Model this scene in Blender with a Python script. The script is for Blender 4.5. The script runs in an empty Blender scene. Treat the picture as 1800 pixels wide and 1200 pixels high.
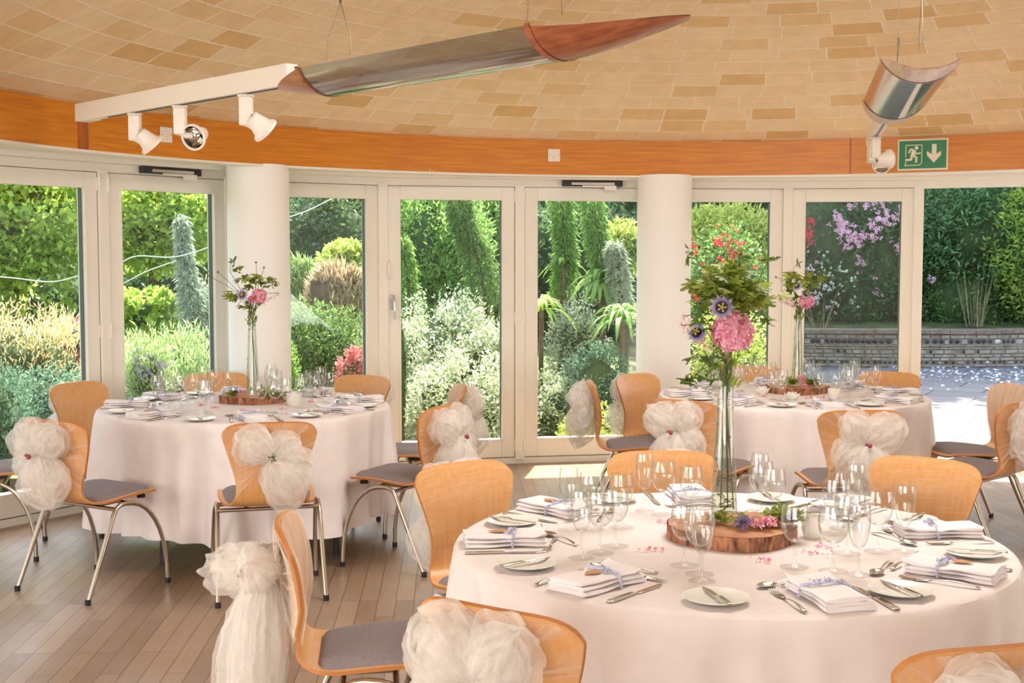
import bpy, math, random
import numpy as np
from mathutils import Vector, Matrix, noise
PI = math.pi
C = bpy.context.scene.collection
sc = bpy.context.scene

# ------------------------------------------------------------------ camera
cam_d = bpy.data.cameras.new('camera')
cam = bpy.data.objects.new('camera', cam_d); C.objects.link(cam)
cam_d.sensor_width = 36.0; cam_d.lens = 2254.0 / 1800 * 36
cam.location = (0, 0, 1.56); cam.rotation_euler = (math.radians(90 - 3.8), 0, 0)
cam_d.clip_end = 300
sc.camera = cam
# ------------------------------------------------------------------ world, sun, exposure
SUN_EL, SUN_AZ = math.radians(57), math.radians(9)     # azimuth measured from +Y towards +X
w = bpy.data.worlds.new('sky'); sc.world = w; w.use_nodes = True
wn = w.node_tree; wn.nodes.clear()
wo = wn.nodes.new('ShaderNodeOutputWorld'); wb = wn.nodes.new('ShaderNodeBackground')
sky = wn.nodes.new('ShaderNodeTexSky'); sky.sky_type = 'NISHITA'; sky.sun_disc = False
sky.sun_elevation = SUN_EL; sky.sun_rotation = SUN_AZ; sky.air_density = 1.3; sky.dust_density = 4.0
wb.inputs['Strength'].default_value = 0.56
wn.links.new(sky.outputs[0], wb.inputs[0]); wn.links.new(wb.outputs[0], wo.inputs[0])
sd = bpy.data.lights.new('sun', 'SUN'); sd.energy = 13.0; sd.angle = math.radians(0.6); sd.color = (1, 0.95, 0.86)
sun = bpy.data.objects.new('sun', sd); C.objects.link(sun)
sdir = Vector((math.sin(SUN_AZ) * math.cos(SUN_EL), math.cos(SUN_AZ) * math.cos(SUN_EL), math.sin(SUN_EL)))
sun.rotation_euler = (-sdir).to_track_quat('-Z', 'Y').to_euler(); sun.location = (3, 6, 12)


def area(name, loc, rot, sx, sy, e, col):
    d = bpy.data.lights.new(name, 'AREA'); d.shape = 'RECTANGLE'; d.size = sx; d.size_y = sy; d.energy = e; d.color = col
    o = bpy.data.objects.new(name, d); C.objects.link(o); o.location = loc; o.rotation_euler = rot
    return o


# added area lamps, out of view, that fill the room from behind and the sides
area('rear_fill_lamp', (-1.4, -3.7, 1.45), (math.radians(118), 0, math.radians(-8)), 4.6, 1.8, 175, (1, 0.985, 0.96))
area('left_fill_lamp', (-4.7, 1.5, 1.4), (math.radians(110), 0, math.radians(-75)), 4.0, 1.8, 125, (1, 0.985, 0.965))
area('right_fill_lamp', (5.9, 3.2, 1.4), (math.radians(110), 0, math.radians(75)), 3.2, 1.8, 75, (1, 0.985, 0.965))
area('overhead_fill_lamp', (1.229, 5.0, 3.2), (0, 0, 0), 1.6, 1.6, 74, (1, 0.99, 0.97))  # added overhead fill that brightens the table tops; the vault has no opening
sc.view_settings.view_transform = 'Standard'; sc.view_settings.look = 'None'
sc.view_settings.exposure = 0.46; sc.view_settings.gamma = 1.0; sc.view_settings.use_curve_mapping = False
cy = sc.cycles
cy.max_bounces = 7; cy.diffuse_bounces = 4; cy.glossy_bounces = 3; cy.transmission_bounces = 4
cy.transparent_max_bounces = 40; cy.sample_clamp_indirect = 6.0; cy.caustics_reflective = False; cy.caustics_refractive = False
cy.use_denoising = True


# ------------------------------------------------------------------ materials
def lin(r, g, b):
    f = lambda c: ((c / 255 + 0.055) / 1.055) ** 2.4 if c > 10 else c / 255 / 12.92
    return (f(r), f(g), f(b), 1)


def newmat(name):
    m = bpy.data.materials.new(name); m.use_nodes = True
    nt = m.node_tree; nt.nodes.clear()
    out = nt.nodes.new('ShaderNodeOutputMaterial')
    return m, nt, out


def N(nt, t, **kw):
    n = nt.nodes.new(t)
    for k, v in kw.items():
        if k in n.inputs: n.inputs[k].default_value = v
        else: setattr(n, k, v)
    return n


def pbr(name, col, rough=0.5, metal=0.0, spec=0.5, var=None, vscale=8.0, stretch=(1, 1, 1), bump=0.0, bscale=60, coat=0.0, coords='Object', detail=4):
    m, nt, out = newmat(name)
    p = N(nt, 'ShaderNodeBsdfPrincipled'); p.inputs['Base Color'].default_value = col
    p.inputs['Roughness'].default_value = rough; p.inputs['Metallic'].default_value = metal
    p.inputs['Specular IOR Level'].default_value = spec; p.inputs['Coat Weight'].default_value = coat; p.inputs['Coat Roughness'].default_value = 0.25
    nt.links.new(p.outputs[0], out.inputs[0])
    if var is not None or bump:
        tc = N(nt, 'ShaderNodeTexCoord'); mp = N(nt, 'ShaderNodeMapping'); mp.inputs['Scale'].default_value = stretch
        nt.links.new(tc.outputs[coords], mp.inputs[0])
    if var is not None:
        no = N(nt, 'ShaderNodeTexNoise'); no.inputs['Scale'].default_value = vscale; no.inputs['Detail'].default_value = detail
        nt.links.new(mp.outputs[0], no.inputs['Vector'])
        cr = N(nt, 'ShaderNodeValToRGB'); cr.color_ramp.elements[0].position = 0.32; cr.color_ramp.elements[1].position = 0.68
        cr.color_ramp.elements[0].color = var; cr.color_ramp.elements[1].color = col
        nt.links.new(no.outputs['Fac'], cr.inputs[0]); nt.links.new(cr.outputs[0], p.inputs['Base Color'])
    if bump:
        nb = N(nt, 'ShaderNodeTexNoise'); nb.inputs['Scale'].default_value = bscale; nt.links.new(mp.outputs[0], nb.inputs['Vector'])
        bp = N(nt, 'ShaderNodeBump'); bp.inputs['Strength'].default_value = bump; bp.inputs['Distance'].default_value = 0.01
        nt.links.new(nb.outputs['Fac'], bp.inputs['Height']); nt.links.new(bp.outputs[0], p.inputs['Normal'])
    return m


def leafmat(name, c1, c2, trans=0.45, c3=None, rough=0.5):
    m, nt, out = newmat(name)
    at = N(nt, 'ShaderNodeAttribute', attribute_name='rnd')
    cr = N(nt, 'ShaderNodeValToRGB'); cr.color_ramp.elements[0].color = c1; cr.color_ramp.elements[1].color = c2
    if c3 is not None:
        e = cr.color_ramp.elements.new(0.86); e.color = c2
        cr.color_ramp.elements[2].color = c3
    nt.links.new(at.outputs['Fac'], cr.inputs[0])
    d = N(nt, 'ShaderNodeBsdfPrincipled'); d.inputs['Roughness'].default_value = rough; d.inputs['Specular IOR Level'].default_value = 0.4
    t = N(nt, 'ShaderNodeBsdfTranslucent'); mx = N(nt, 'ShaderNodeMixShader'); mx.inputs[0].default_value = trans
    nt.links.new(cr.outputs[0], d.inputs['Base Color']); nt.links.new(cr.outputs[0], t.inputs[0])
    nt.links.new(d.outputs[0], mx.inputs[1]); nt.links.new(t.outputs[0], mx.inputs[2]); nt.links.new(mx.outputs[0], out.inputs[0])
    return m


def glassmat(name, tint=(0.97, 0.98, 0.97, 1), ior=1.45, rough=0.0, mult=1.0):
    m, nt, out = newmat(name)
    tr = N(nt, 'ShaderNodeBsdfTransparent'); tr.inputs[0].default_value = tint
    gl = N(nt, 'ShaderNodeBsdfGlossy'); gl.inputs['Roughness'].default_value = rough
    fr = N(nt, 'ShaderNodeLayerWeight'); fr.inputs['Blend'].default_value = 0.5
    pw = N(nt, 'ShaderNodeMath', operation='POWER'); pw.inputs[1].default_value = 4.6; nt.links.new(fr.outputs['Facing'], pw.inputs[0])
    f0 = ((ior - 1) / (ior + 1)) ** 2
    mu = N(nt, 'ShaderNodeMath', operation='MULTIPLY_ADD'); mu.inputs[1].default_value = (1 - f0) * mult; mu.inputs[2].default_value = f0 * mult; mu.use_clamp = True
    mx = N(nt, 'ShaderNodeMixShader')
    nt.links.new(pw.outputs[0], mu.inputs[0]); nt.links.new(mu.outputs[0], mx.inputs[0])
    nt.links.new(tr.outputs[0], mx.inputs[1]); nt.links.new(gl.outputs[0], mx.inputs[2]); nt.links.new(mx.outputs[0], out.inputs[0])
    return m


def veilmat(name, col, a0, a1, scale=(1, 1, 1), ns=10, uv=True, p0=0.35, p1=0.65):
    """thin woven net: part of the light passes, part is scattered"""
    m, nt, out = newmat(name)
    tr = N(nt, 'ShaderNodeBsdfTransparent'); df = N(nt, 'ShaderNodeBsdfDiffuse'); tl = N(nt, 'ShaderNodeBsdfTranslucent')
    df.inputs[0].default_value = col; tl.inputs[0].default_value = col
    m1 = N(nt, 'ShaderNodeMixShader'); m1.inputs[0].default_value = 0.4
    m2 = N(nt, 'ShaderNodeMixShader')
    tc = N(nt, 'ShaderNodeTexCoord'); mp = N(nt, 'ShaderNodeMapping'); mp.inputs['Scale'].default_value = scale
    no = N(nt, 'ShaderNodeTexNoise'); no.inputs['Scale'].default_value = ns; no.inputs['Detail'].default_value = 3
    mr = N(nt, 'ShaderNodeMapRange'); mr.inputs[1].default_value = p0; mr.inputs[2].default_value = p1
    mr.inputs[3].default_value = a0; mr.inputs[4].default_value = a1
    L = nt.links.new
    L(tc.outputs['UV' if uv else 'Object'], mp.inputs[0]); L(mp.outputs[0], no.inputs['Vector']); L(no.outputs['Fac'], mr.inputs[0])
    L(mr.outputs[0], m2.inputs[0]); L(df.outputs[0], m1.inputs[1]); L(tl.outputs[0], m1.inputs[2])
    L(tr.outputs[0], m2.inputs[1]); L(m1.outputs[0], m2.inputs[2]); L(m2.outputs[0], out.inputs[0])
    return m


def emit(name, col, s):
    m, nt, out = newmat(name); e = N(nt, 'ShaderNodeEmission'); e.inputs[0].default_value = col; e.inputs[1].default_value = s
    nt.links.new(e.outputs[0], out.inputs[0]); return m


M = {}
M['cream'] = pbr('cream_paint', lin(241, 235, 223), 0.42, var=lin(237, 230, 217), vscale=3)
M['white_col'] = pbr('white_plaster', lin(247, 245, 241), 0.6, bump=0.03, bscale=40)
M['gasket'] = pbr('dark_gasket', lin(90, 100, 96), 0.6)
M['line'] = pbr('shadow_gap', lin(120, 104, 84), 0.8)
M['beam'] = pbr('orange_hardwood', lin(218, 140, 28), 0.38, var=lin(198, 114, 16), vscale=3.0, stretch=(1.2, 1.2, 22), bump=0.02, bscale=20, detail=6)
M['beam_dark'] = pbr('dark_hardwood', lin(176, 98, 40), 0.45, var=lin(150, 78, 30), vscale=5, stretch=(3, 3, 1))
M['beech'] = pbr('beech_plywood', lin(223, 166, 104), 0.34, var=lin(213, 151, 90), vscale=5, stretch=(14, 14, 1.2), bump=0.0, spec=0.45, detail=5)
M['beech_edge'] = pbr('plywood_edge', lin(186, 118, 58), 0.5)
M['pad'] = pbr('mauve_grey_upholstery', lin(134, 122, 122), 0.75, var=lin(124, 112, 112), vscale=90, bump=0.05, bscale=300)
M['steel'] = pbr('satin_steel_tube', lin(196, 186, 172), 0.24, metal=1.0)
M['cutlery'] = pbr('cutlery_steel', lin(205, 198, 186), 0.16, metal=1.0)
M['black'] = pbr('black_rubber', lin(24, 22, 22), 0.5)
M['cloth'] = pbr('ivory_damask_cloth', lin(236, 226, 222), 0.72, var=lin(231, 220, 216), vscale=14, bump=0.08, bscale=25, spec=0.2)
M['napkin'] = pbr('white_napkin_cotton', lin(240, 232, 232), 0.8, bump=0.05, bscale=120, spec=0.15)
M['china'] = pbr('white_china', lin(240, 238, 230), 0.12, spec=0.6)
M['lavender'] = pbr('lavender_ribbon', lin(216, 216, 226), 0.8, var=lin(146, 148, 190), vscale=160)
M['tag'] = pbr('kraft_card', lin(196, 142, 94), 0.7)
M['bark'] = pbr('tree_bark', lin(186, 128, 92), 0.9, var=lin(92, 54, 36), vscale=60, stretch=(1, 1, 0.35), bump=0.6, bscale=60)
M['sliceface'] = pbr('cut_wood_face', lin(206, 150, 104), 0.7, var=lin(176, 116, 76), vscale=18)
M['glass'] = glassmat('drinking_glass', (0.975, 0.98, 0.975, 1), 1.5, mult=1.25)
M['glass_foot'] = glassmat('glass_foot', (0.985, 0.985, 0.98, 1), 1.5, mult=0.45)
M['vase'] = glassmat('vase_glass', (0.94, 0.955, 0.93, 1), 1.5)
M['water'] = glassmat('vase_water', (0.93, 0.95, 0.90, 1), 1.33)
M['pane'] = glassmat('window_glass', (0.95, 0.975, 0.96, 1), 1.45, mult=1.15)
M['acrylic'] = glassmat('acrylic_trough', (0.70, 0.70, 0.70, 1), 1.62, 0.12, mult=2.2)
M['copperwood'] = pbr('curved_red_veneer', lin(176, 104, 66), 0.32, var=lin(132, 66, 40), vscale=9, stretch=(1, 6, 6), coat=0.3)
M['veneer_pale'] = pbr('pale_pink_veneer', lin(226, 196, 176), 0.35, var=lin(206, 164, 142), vscale=9, stretch=(1, 6, 6), coat=0.3)
M['white_metal'] = pbr('white_powder_coat', lin(240, 232, 220), 0.35)
M['reflector'] = pbr('lamp_reflector', lin(220, 214, 204), 0.1, metal=1.0)
M['wire'] = pbr('suspension_wire', lin(120, 104, 88), 0.4, metal=0.8)
M['sign_green'] = pbr('sign_green', lin(0, 122, 68), 0.35)
M['sign_white'] = pbr('sign_cream', lin(236, 226, 200), 0.4)
M['closer'] = pbr('closer_black', lin(40, 38, 36), 0.4)
M['alu'] = pbr('aluminium', lin(210, 208, 204), 0.25, metal=1.0)
M['candle'] = pbr('candle_glass_white', lin(240, 234, 222), 0.3, spec=0.5)
M['wax'] = pbr('wax', lin(246, 240, 226), 0.5)
M['flame'] = emit('candle_flame', (1, 0.62, 0.25, 1), 12)
M['petal_pink'] = leafmat('pink_petals', lin(234, 134, 162), lin(254, 210, 222), 0.3)
M['petal_pale'] = leafmat('pale_pink_petals', lin(226, 170, 176), lin(244, 210, 210), 0.3)
M['passion_blue'] = pbr('violet_filaments', lin(108, 92, 158), 0.6, var=lin(150, 138, 186), vscale=80)
M['passion_petal'] = leafmat('passion_petals', lin(196, 190, 196), lin(226, 222, 214), 0.3)
M['passion_dark'] = pbr('flower_centre_dark', lin(54, 26, 40), 0.6)
M['passion_stamen'] = pbr('flower_stamens', lin(190, 186, 92), 0.6)
M['leaf_bouquet'] = leafmat('bouquet_leaves', lin(104, 126, 40), lin(172, 184, 76), 0.35)
M['leaf_dark'] = leafmat('bouquet_leaves_dark', lin(72, 100, 40), lin(122, 150, 64), 0.3)
M['stem'] = pbr('flower_stems', lin(112, 100, 58), 0.6, var=lin(86, 70, 44), vscale=30)
M['bud'] = pbr('magenta_bud', lin(150, 62, 84), 0.6)
M['tulle'] = veilmat('cream_tulle', lin(253, 247, 240), 0.20, 0.46, (9, 1.2, 1), 1.8, p0=0.3, p1=0.72)
M['tulle_fan'] = veilmat('pleated_tulle', lin(250, 236, 220), 0.06, 0.60, (14, 0.3, 1), 2.2, p0=0.38, p1=0.74)
M['tulle_veil'] = veilmat('tulle_veil', lin(250, 238, 214), 0.04, 0.30, (2.0, 22, 1), 1.2, p0=0.4, p1=0.8)
M['tulle_hood'] = veilmat('tulle_hood', lin(250, 240, 224), 0.50, 0.80, (10, 1, 1), 1.2)


# ------------------------------------------------------------------ object helpers
def tag(o, label=None, cat=None, group=None, kind=None):
    if label: o['label'] = label
    if cat: o['category'] = cat
    if group: o['group'] = group
    if kind: o['kind'] = kind
    return o


def empty(name, loc=(0, 0, 0), rz=0.0):
    o = bpy.data.objects.new(name, None); C.objects.link(o); o.empty_display_size = 0.05
    o.location = loc; o.rotation_euler = (0, 0, rz); return o


class MB:
    def __init__(s): s.v = []; s.f = []; s.uv = None; s.mi = []

    def add(s, vs, fs, mi=0):
        b = len(s.v); s.v += [tuple(p) for p in vs]; s.f += [tuple(b + i for i in f) for f in fs]; s.mi += [mi] * len(fs); return s

    def box(s, c, d, rz=0.0, mi=0, mat=None):
        x, y, z = d[0] / 2, d[1] / 2, d[2] / 2
        vs = [Vector((i * x, j * y, k * z)) for i in (-1, 1) for j in (-1, 1) for k in (-1, 1)]
        R = mat if mat is not None else Matrix.Rotation(rz, 3, 'Z')
        vs = [R @ p + Vector(c) for p in vs]
        return s.add(vs, [(0, 1, 3, 2), (4, 6, 7, 5), (0, 4, 5, 1), (2, 3, 7, 6), (0, 2, 6, 4), (1, 5, 7, 3)], mi)

    def tube(s, pts, r, n=8, cap=True, mi=0):
        pts = [Vector(p) for p in pts]; rs = r if isinstance(r, (list, tuple)) else [r] * len(pts)
        vs = []; up = None
        for i, p in enumerate(pts):
            t = (pts[min(i + 1, len(pts) - 1)] - pts[max(i - 1, 0)]).normalized()
            if up is None:
                up = Vector((0, 0, 1)) if abs(t.z) < 0.9 else Vector((1, 0, 0))
            a = t.cross(up).normalized(); up = a.cross(t).normalized()
            for k in range(n):
                q = 2 * PI * k / n; vs.append(p + (a * math.cos(q) + up * math.sin(q)) * rs[i])
        fs = [(i * n + k, i * n + (k + 1) % n, (i + 1) * n + (k + 1) % n, (i + 1) * n + k) for i in range(len(pts) - 1) for k in range(n)]
        if cap: fs += [tuple(range(n - 1, -1, -1)), tuple((len(pts) - 1) * n + k for k in range(n))]
        return s.add(vs, fs, mi)

    def lathe(s, prof, n=20, c=(0, 0, 0), cap=False, mi=0):
        vs = []
        for r, z in prof:
            for k in range(n):
                q = 2 * PI * k / n; vs.append((c[0] + r * math.cos(q), c[1] + r * math.sin(q), c[2] + z))
        fs = [(i * n + k, i * n + (k + 1) % n, (i + 1) * n + (k + 1) % n, (i + 1) * n + k) for i in range(len(prof) - 1) for k in range(n)]
        if cap: fs += [tuple(range(n - 1, -1, -1)), tuple((len(prof) - 1) * n + k for k in range(n))]
        return s.add(vs, fs, mi)

    def grid(s, fn, nu, nv, closed_u=False, mi=0):
        vs = [fn(i / (nu if closed_u else nu - 1), j / (nv - 1)) for j in range(nv) for i in range(nu)]
        fs = []
        for j in range(nv - 1):
            for i in range(nu if closed_u else nu - 1):
                i2 = (i + 1) % nu; fs.append((j * nu + i, j * nu + i2, (j + 1) * nu + i2, (j + 1) * nu + i))
        return s.add(vs, fs, mi)

    def prism(s, poly, fn0, fn1, mi=0):
        n = len(poly)
        return s.add([fn0(p) for p in poly] + [fn1(p) for p in poly],
                     [tuple(range(n - 1, -1, -1)), tuple(range(n, 2 * n))] + [(i, (i + 1) % n, n + (i + 1) % n, n + i) for i in range(n)], mi)

    def build(s, name, mats, parent=None, smooth=True, sharp=True, uvf=None, bevel=0.0, recalc=True):
        me = bpy.data.meshes.new(name); me.from_pydata(s.v, [], s.f)
        if not isinstance(mats, (list, tuple)): mats = [mats]
        for m in mats: me.materials.append(m)
        if len(mats) > 1: me.polygons.foreach_set('material_index', s.mi)
        if recalc:
            import bmesh
            bm = bmesh.new(); bm.from_mesh(me); bmesh.ops.recalc_face_normals(bm, faces=bm.faces); bm.to_mesh(me); bm.free()
        if smooth:
            me.polygons.foreach_set('use_smooth', [True] * len(me.polygons))
            try:
                if sharp: me.set_sharp_from_angle(angle=math.radians(38))
            except Exception: pass
        if uvf:
            uv = me.uv_layers.new(name='UVMap')
            for l in me.loops: uv.data[l.index].uv = uvf(me.vertices[l.vertex_index].co, l.vertex_index)
        me.update()
        o = bpy.data.objects.new(name, me); C.objects.link(o)
        if parent is not None: o.parent = parent
        if bevel:
            b = o.modifiers.new('bevel', 'BEVEL'); b.width = bevel; b.segments = 2; b.limit_method = 'ANGLE'
        return o


def copy_tree(o, parent=None):
    c = o.copy(); C.objects.link(c)
    if parent is not None: c.parent = parent
    for ch in list(o.children): copy_tree(ch, c)
    return c


def struct(o): o['kind'] = 'structure'; return o


def spline(pts, n):
    """Catmull-Rom through pts"""
    P = [np.array(p, float) for p in pts]; P = [2 * P[0] - P[1]] + P + [2 * P[-1] - P[-2]]
    out = []; m = len(P) - 3
    for k in range(n):
        t = k / (n - 1) * m; i = min(int(t), m - 1); t -= i
        a, b, c, d = P[i:i + 4]
        out.append(0.5 * (2 * b + (c - a) * t + (2 * a - 5 * b + 4 * c - d) * t * t + (-a + 3 * b - 3 * c + d) * t ** 3))
    return out


def leafmesh(name, cen, L, W, mat, parent=None, rng=None, axis=None, jit=0.5, core=None, coremat=None, fold=0.15, mi=None, mats=None):
    """cen Nx3: one folded leaf blade at every point, in one mesh"""
    rng = rng or np.random.default_rng(1)
    n = len(cen); d = rng.normal(size=(n, 3))
    if axis is not None: d = d * jit + axis
    d /= np.linalg.norm(d, axis=1)[:, None] + 1e-9
    r = rng.normal(size=(n, 3)); sd_ = np.cross(d, r); sd_ /= np.linalg.norm(sd_, axis=1)[:, None] + 1e-9
    nn = np.cross(d, sd_); sc_ = rng.uniform(0.65, 1.3, n)[:, None]
    LL = L * sc_; WW = W * sc_
    v = np.stack([cen, cen + d * LL * .45 + sd_ * WW * .5 + nn * LL * fold, cen + d * LL, cen + d * LL * .45 - sd_ * WW * .5 + nn * LL * fold], 1).reshape(-1, 3)
    idx = np.arange(n)[:, None] * 4
    f = np.concatenate([idx + [0, 1, 2], idx + [0, 2, 3]], 1).reshape(-1, 3)
    rnd = np.repeat(rng.random(n), 4)
    nf_leaf = len(f)
    if core is not None:
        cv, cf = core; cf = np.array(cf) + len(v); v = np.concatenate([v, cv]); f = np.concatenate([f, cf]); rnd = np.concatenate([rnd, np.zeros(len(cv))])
    me = bpy.data.meshes.new(name)
    me.vertices.add(len(v)); me.vertices.foreach_set('co', v.astype(np.float32).ravel())
    me.loops.add(len(f) * 3); me.loops.foreach_set('vertex_index', f.astype(np.int32).ravel())
    me.polygons.add(len(f)); me.polygons.foreach_set('loop_start', np.arange(0, len(f) * 3, 3, dtype=np.int32))
    me.polygons.foreach_set('loop_total', np.full(len(f), 3, dtype=np.int32))
    ml = mats or [mat]
    for m in ml: me.materials.append(m)
    if core is not None:
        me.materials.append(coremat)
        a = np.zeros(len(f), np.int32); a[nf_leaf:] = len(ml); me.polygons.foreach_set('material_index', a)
    if mi is not None:
        a = np.zeros(len(f), np.int32); a[:nf_leaf] = np.repeat(mi, 2); 
        if core is not None: a[nf_leaf:] = len(ml)
        me.polygons.foreach_set('material_index', a)
    at = me.attributes.new('rnd', 'FLOAT', 'POINT'); at.data.foreach_set('value', rnd.astype(np.float32))
    me.update(); me.validate()
    o = bpy.data.objects.new(name, me); C.objects.link(o)
    if parent is not None: o.parent = parent
    return o


# ------------------------------------------------------------------ pixel helpers (flat image ray to a known plane)
F_, P_, H_ = 2254.0, math.radians(3.8), 1.56


def ray(px, py):
    x = (px - 900) / F_; y = -(py - 600) / F_
    return Vector((x, math.cos(P_) + y * math.sin(P_), -math.sin(P_) + y * math.cos(P_)))


def atz(px, py, z): d = ray(px, py); return Vector((0, 0, H_)) + d * ((z - H_) / d.z)


def atd(px, py, D): d = ray(px, py); return Vector((0, 0, H_)) + d * (D / d.y)


# ================================================================== ROOM SHELL
BC = Vector((1.229, 5.566, 0)); BR = 3.968; ZB, ZT = 2.155, 2.405
NODES = [(-140, 6.85), (0 - 62, 7.18), (175, 7.95), (398, 8.75), (670, 9.4), (911, 9.65), (1165, 9.85), (1381, 9.9), (1611, 9.75), (1850, 9.42), (2090, 8.9)]
NODES = [Vector(((px - 900) / F_ * d, d, 0)) for px, d in NODES[1:]]
NODES = [Vector((-4.05, 6.35, 0))] + NODES + [Vector((5.2, 7.9, 0))]


def arc(r, a, z): return Vector((BC.x + r * math.cos(a), BC.y + r * math.sin(a), z))


# floor ------------------------------------------------------------
m, nt, out = newmat('oak_strip_floor')
L = nt.links.new
p = N(nt, 'ShaderNodeBsdfPrincipled'); L(p.outputs[0], out.inputs[0])
tc = N(nt, 'ShaderNodeTexCoord'); mp = N(nt, 'ShaderNodeMapping'); mp.inputs['Rotation'].default_value = (0, 0, math.radians(-92.8))
L(tc.outputs['Object'], mp.inputs[0])
br = N(nt, 'ShaderNodeTexBrick'); br.offset = 0.37; br.offset_frequency = 3
br.inputs['Scale'].default_value = 1.0; br.inputs['Brick Width'].default_value = 0.72; br.inputs['Row Height'].default_value = 0.082
br.inputs['Mortar Size'].default_value = 0.0017; br.inputs['Mortar Smooth'].default_value = 0.2; br.inputs['Bias'].default_value = 0.0
br.inputs['Color1'].default_value = lin(164, 136, 110); br.inputs['Color2'].default_value = lin(140, 114, 92); br.inputs['Mortar'].default_value = lin(86, 62, 46)
L(mp.outputs[0], br.inputs['Vector'])
mp2 = N(nt, 'ShaderNodeMapping'); mp2.inputs['Scale'].default_value = (2.0, 30, 1); L(mp.outputs[0], mp2.inputs[0])
no = N(nt, 'ShaderNodeTexNoise'); no.inputs['Scale'].default_value = 2.5; no.inputs['Detail'].default_value = 6; L(mp2.outputs[0], no.inputs['Vector'])
mr = N(nt, 'ShaderNodeMapRange'); mr.inputs[3].default_value = 0.82; mr.inputs[4].default_value = 1.14; L(no.outputs['Fac'], mr.inputs[0])
mx = N(nt, 'ShaderNodeVectorMath', operation='SCALE'); L(br.outputs['Color'], mx.inputs[0]); L(mr.outputs[0], mx.inputs['Scale'])
L(mx.outputs[0], p.inputs['Base Color'])
n2 = N(nt, 'ShaderNodeTexNoise'); n2.inputs['Scale'].default_value = 3; L(mp.outputs[0], n2.inputs['Vector'])
m3 = N(nt, 'ShaderNodeMapRange'); m3.inputs[3].default_value = 0.26; m3.inputs[4].default_value = 0.46; L(n2.outputs['Fac'], m3.inputs[0]); L(m3.outputs[0], p.inputs['Roughness'])
bp = N(nt, 'ShaderNodeBump'); bp.inputs['Strength'].default_value = 0.35; bp.inputs['Distance'].default_value = 0.002; bp.invert = True
L(br.outputs['Fac'], bp.inputs['Height']); L(bp.outputs[0], p.inputs['Normal'])
M['floor'] = m
b = MB()
poly = [(-5, -4), (6, -4), (6, 7.3)] + [(q.x, q.y + 0.03) for q in reversed(NODES)] + [(-5, 5.6)]
b.prism(poly, lambda q: (q[0], q[1], -0.10), lambda q: (q[0], q[1], 0.0))
struct(b.build('floor', M['floor'], smooth=False))

# brick vault --------------------------------------------------------
m, nt, out = newmat('brick_vault'); L = nt.links.new
p = N(nt, 'ShaderNodeBsdfPrincipled'); p.inputs['Roughness'].default_value = 0.85; p.inputs['Specular IOR Level'].default_value = 0.2; L(p.outputs[0], out.inputs[0])
at = N(nt, 'ShaderNodeAttribute', attribute_name='rnd')
cr = N(nt, 'ShaderNodeValToRGB'); cr.color_ramp.elements[0].color = lin(240, 216, 178); cr.color_ramp.elements[1].color = lin(222, 184, 130)
e = cr.color_ramp.elements.new(0.55); e.color = lin(238, 210, 168); e = cr.color_ramp.elements.new(0.78); e.color = lin(231, 200, 152)
L(at.outputs['Fac'], cr.inputs[0])
tc = N(nt, 'ShaderNodeTexCoord')
no = N(nt, 'ShaderNodeTexNoise'); no.inputs['Scale'].default_value = 9; no.inputs['Detail'].default_value = 5; L(tc.outputs['Object'], no.inputs['Vector'])
mr = N(nt, 'ShaderNodeMapRange'); mr.inputs[3].default_value = 0.86; mr.inputs[4].default_value = 1.12; L(no.outputs['Fac'], mr.inputs[0])
sc1 = N(nt, 'ShaderNodeVectorMath', operation='SCALE'); L(cr.outputs[0], sc1.inputs[0]); L(mr.outputs[0], sc1.inputs['Scale'])
sx = N(nt, 'ShaderNodeSeparateXYZ'); L(tc.outputs['UV'], sx.inputs[0])


def edge(o, half):
    a = N(nt, 'ShaderNodeMath', operation='SUBTRACT'); a.inputs[1].default_value = 0.5; L(o, a.inputs[0])
    q = N(nt, 'ShaderNodeMath', operation='ABSOLUTE'); L(a.outputs[0], q.inputs[0])
    s_ = N(nt, 'ShaderNodeMath', operation='SUBTRACT'); s_.inputs[0].default_value = 0.5; L(q.outputs[0], s_.inputs[1])
    t = N(nt, 'ShaderNodeMath', operation='MULTIPLY'); t.inputs[1].default_value = half; L(s_.outputs[0], t.inputs[0]); return t.outputs[0]


mn = N(nt, 'ShaderNodeMath', operation='MINIMUM'); L(edge(sx.outputs[0], 0.30), mn.inputs[0]); L(edge(sx.outputs[1], 0.155), mn.inputs[1])
n3 = N(nt, 'ShaderNodeTexNoise'); n3.inputs['Scale'].default_value = 34; n3.inputs['Detail'].default_value = 3; L(tc.outputs['Object'], n3.inputs['Vector'])
ad = N(nt, 'ShaderNodeMath', operation='MULTIPLY_ADD'); ad.inputs[1].default_value = 0.015; L(n3.outputs['Fac'], ad.inputs[0]); ad.inputs[2].default_value = -0.0035
df = N(nt, 'ShaderNodeMath', operation='SUBTRACT'); L(mn.outputs[0], df.inputs[0]); L(ad.outputs[0], df.inputs[1])
mk = N(nt, 'ShaderNodeMapRange'); mk.inputs[1].default_value = -0.0015; mk.inputs[2].default_value = 0.0035; L(df.outputs[0], mk.inputs[0])
mm = N(nt, 'ShaderNodeMix', data_type='RGBA'); mm.inputs[6].default_value = lin(248, 232, 206); L(mk.outputs[0], mm.inputs[0]); L(sc1.outputs[0], mm.inputs[7])
L(mm.outputs[2], p.inputs['Base Color'])
bp = N(nt, 'ShaderNodeBump'); bp.inputs['Strength'].default_value = 0.5; bp.inputs['Distance'].default_value = 0.006; L(mk.outputs[0], bp.inputs['Height']); L(bp.outputs[0], p.inputs['Normal'])
M['brick'] = m
rng = random.Random(5)
SR = 8.7; c27 = math.cos(math.radians(27.1))
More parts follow.
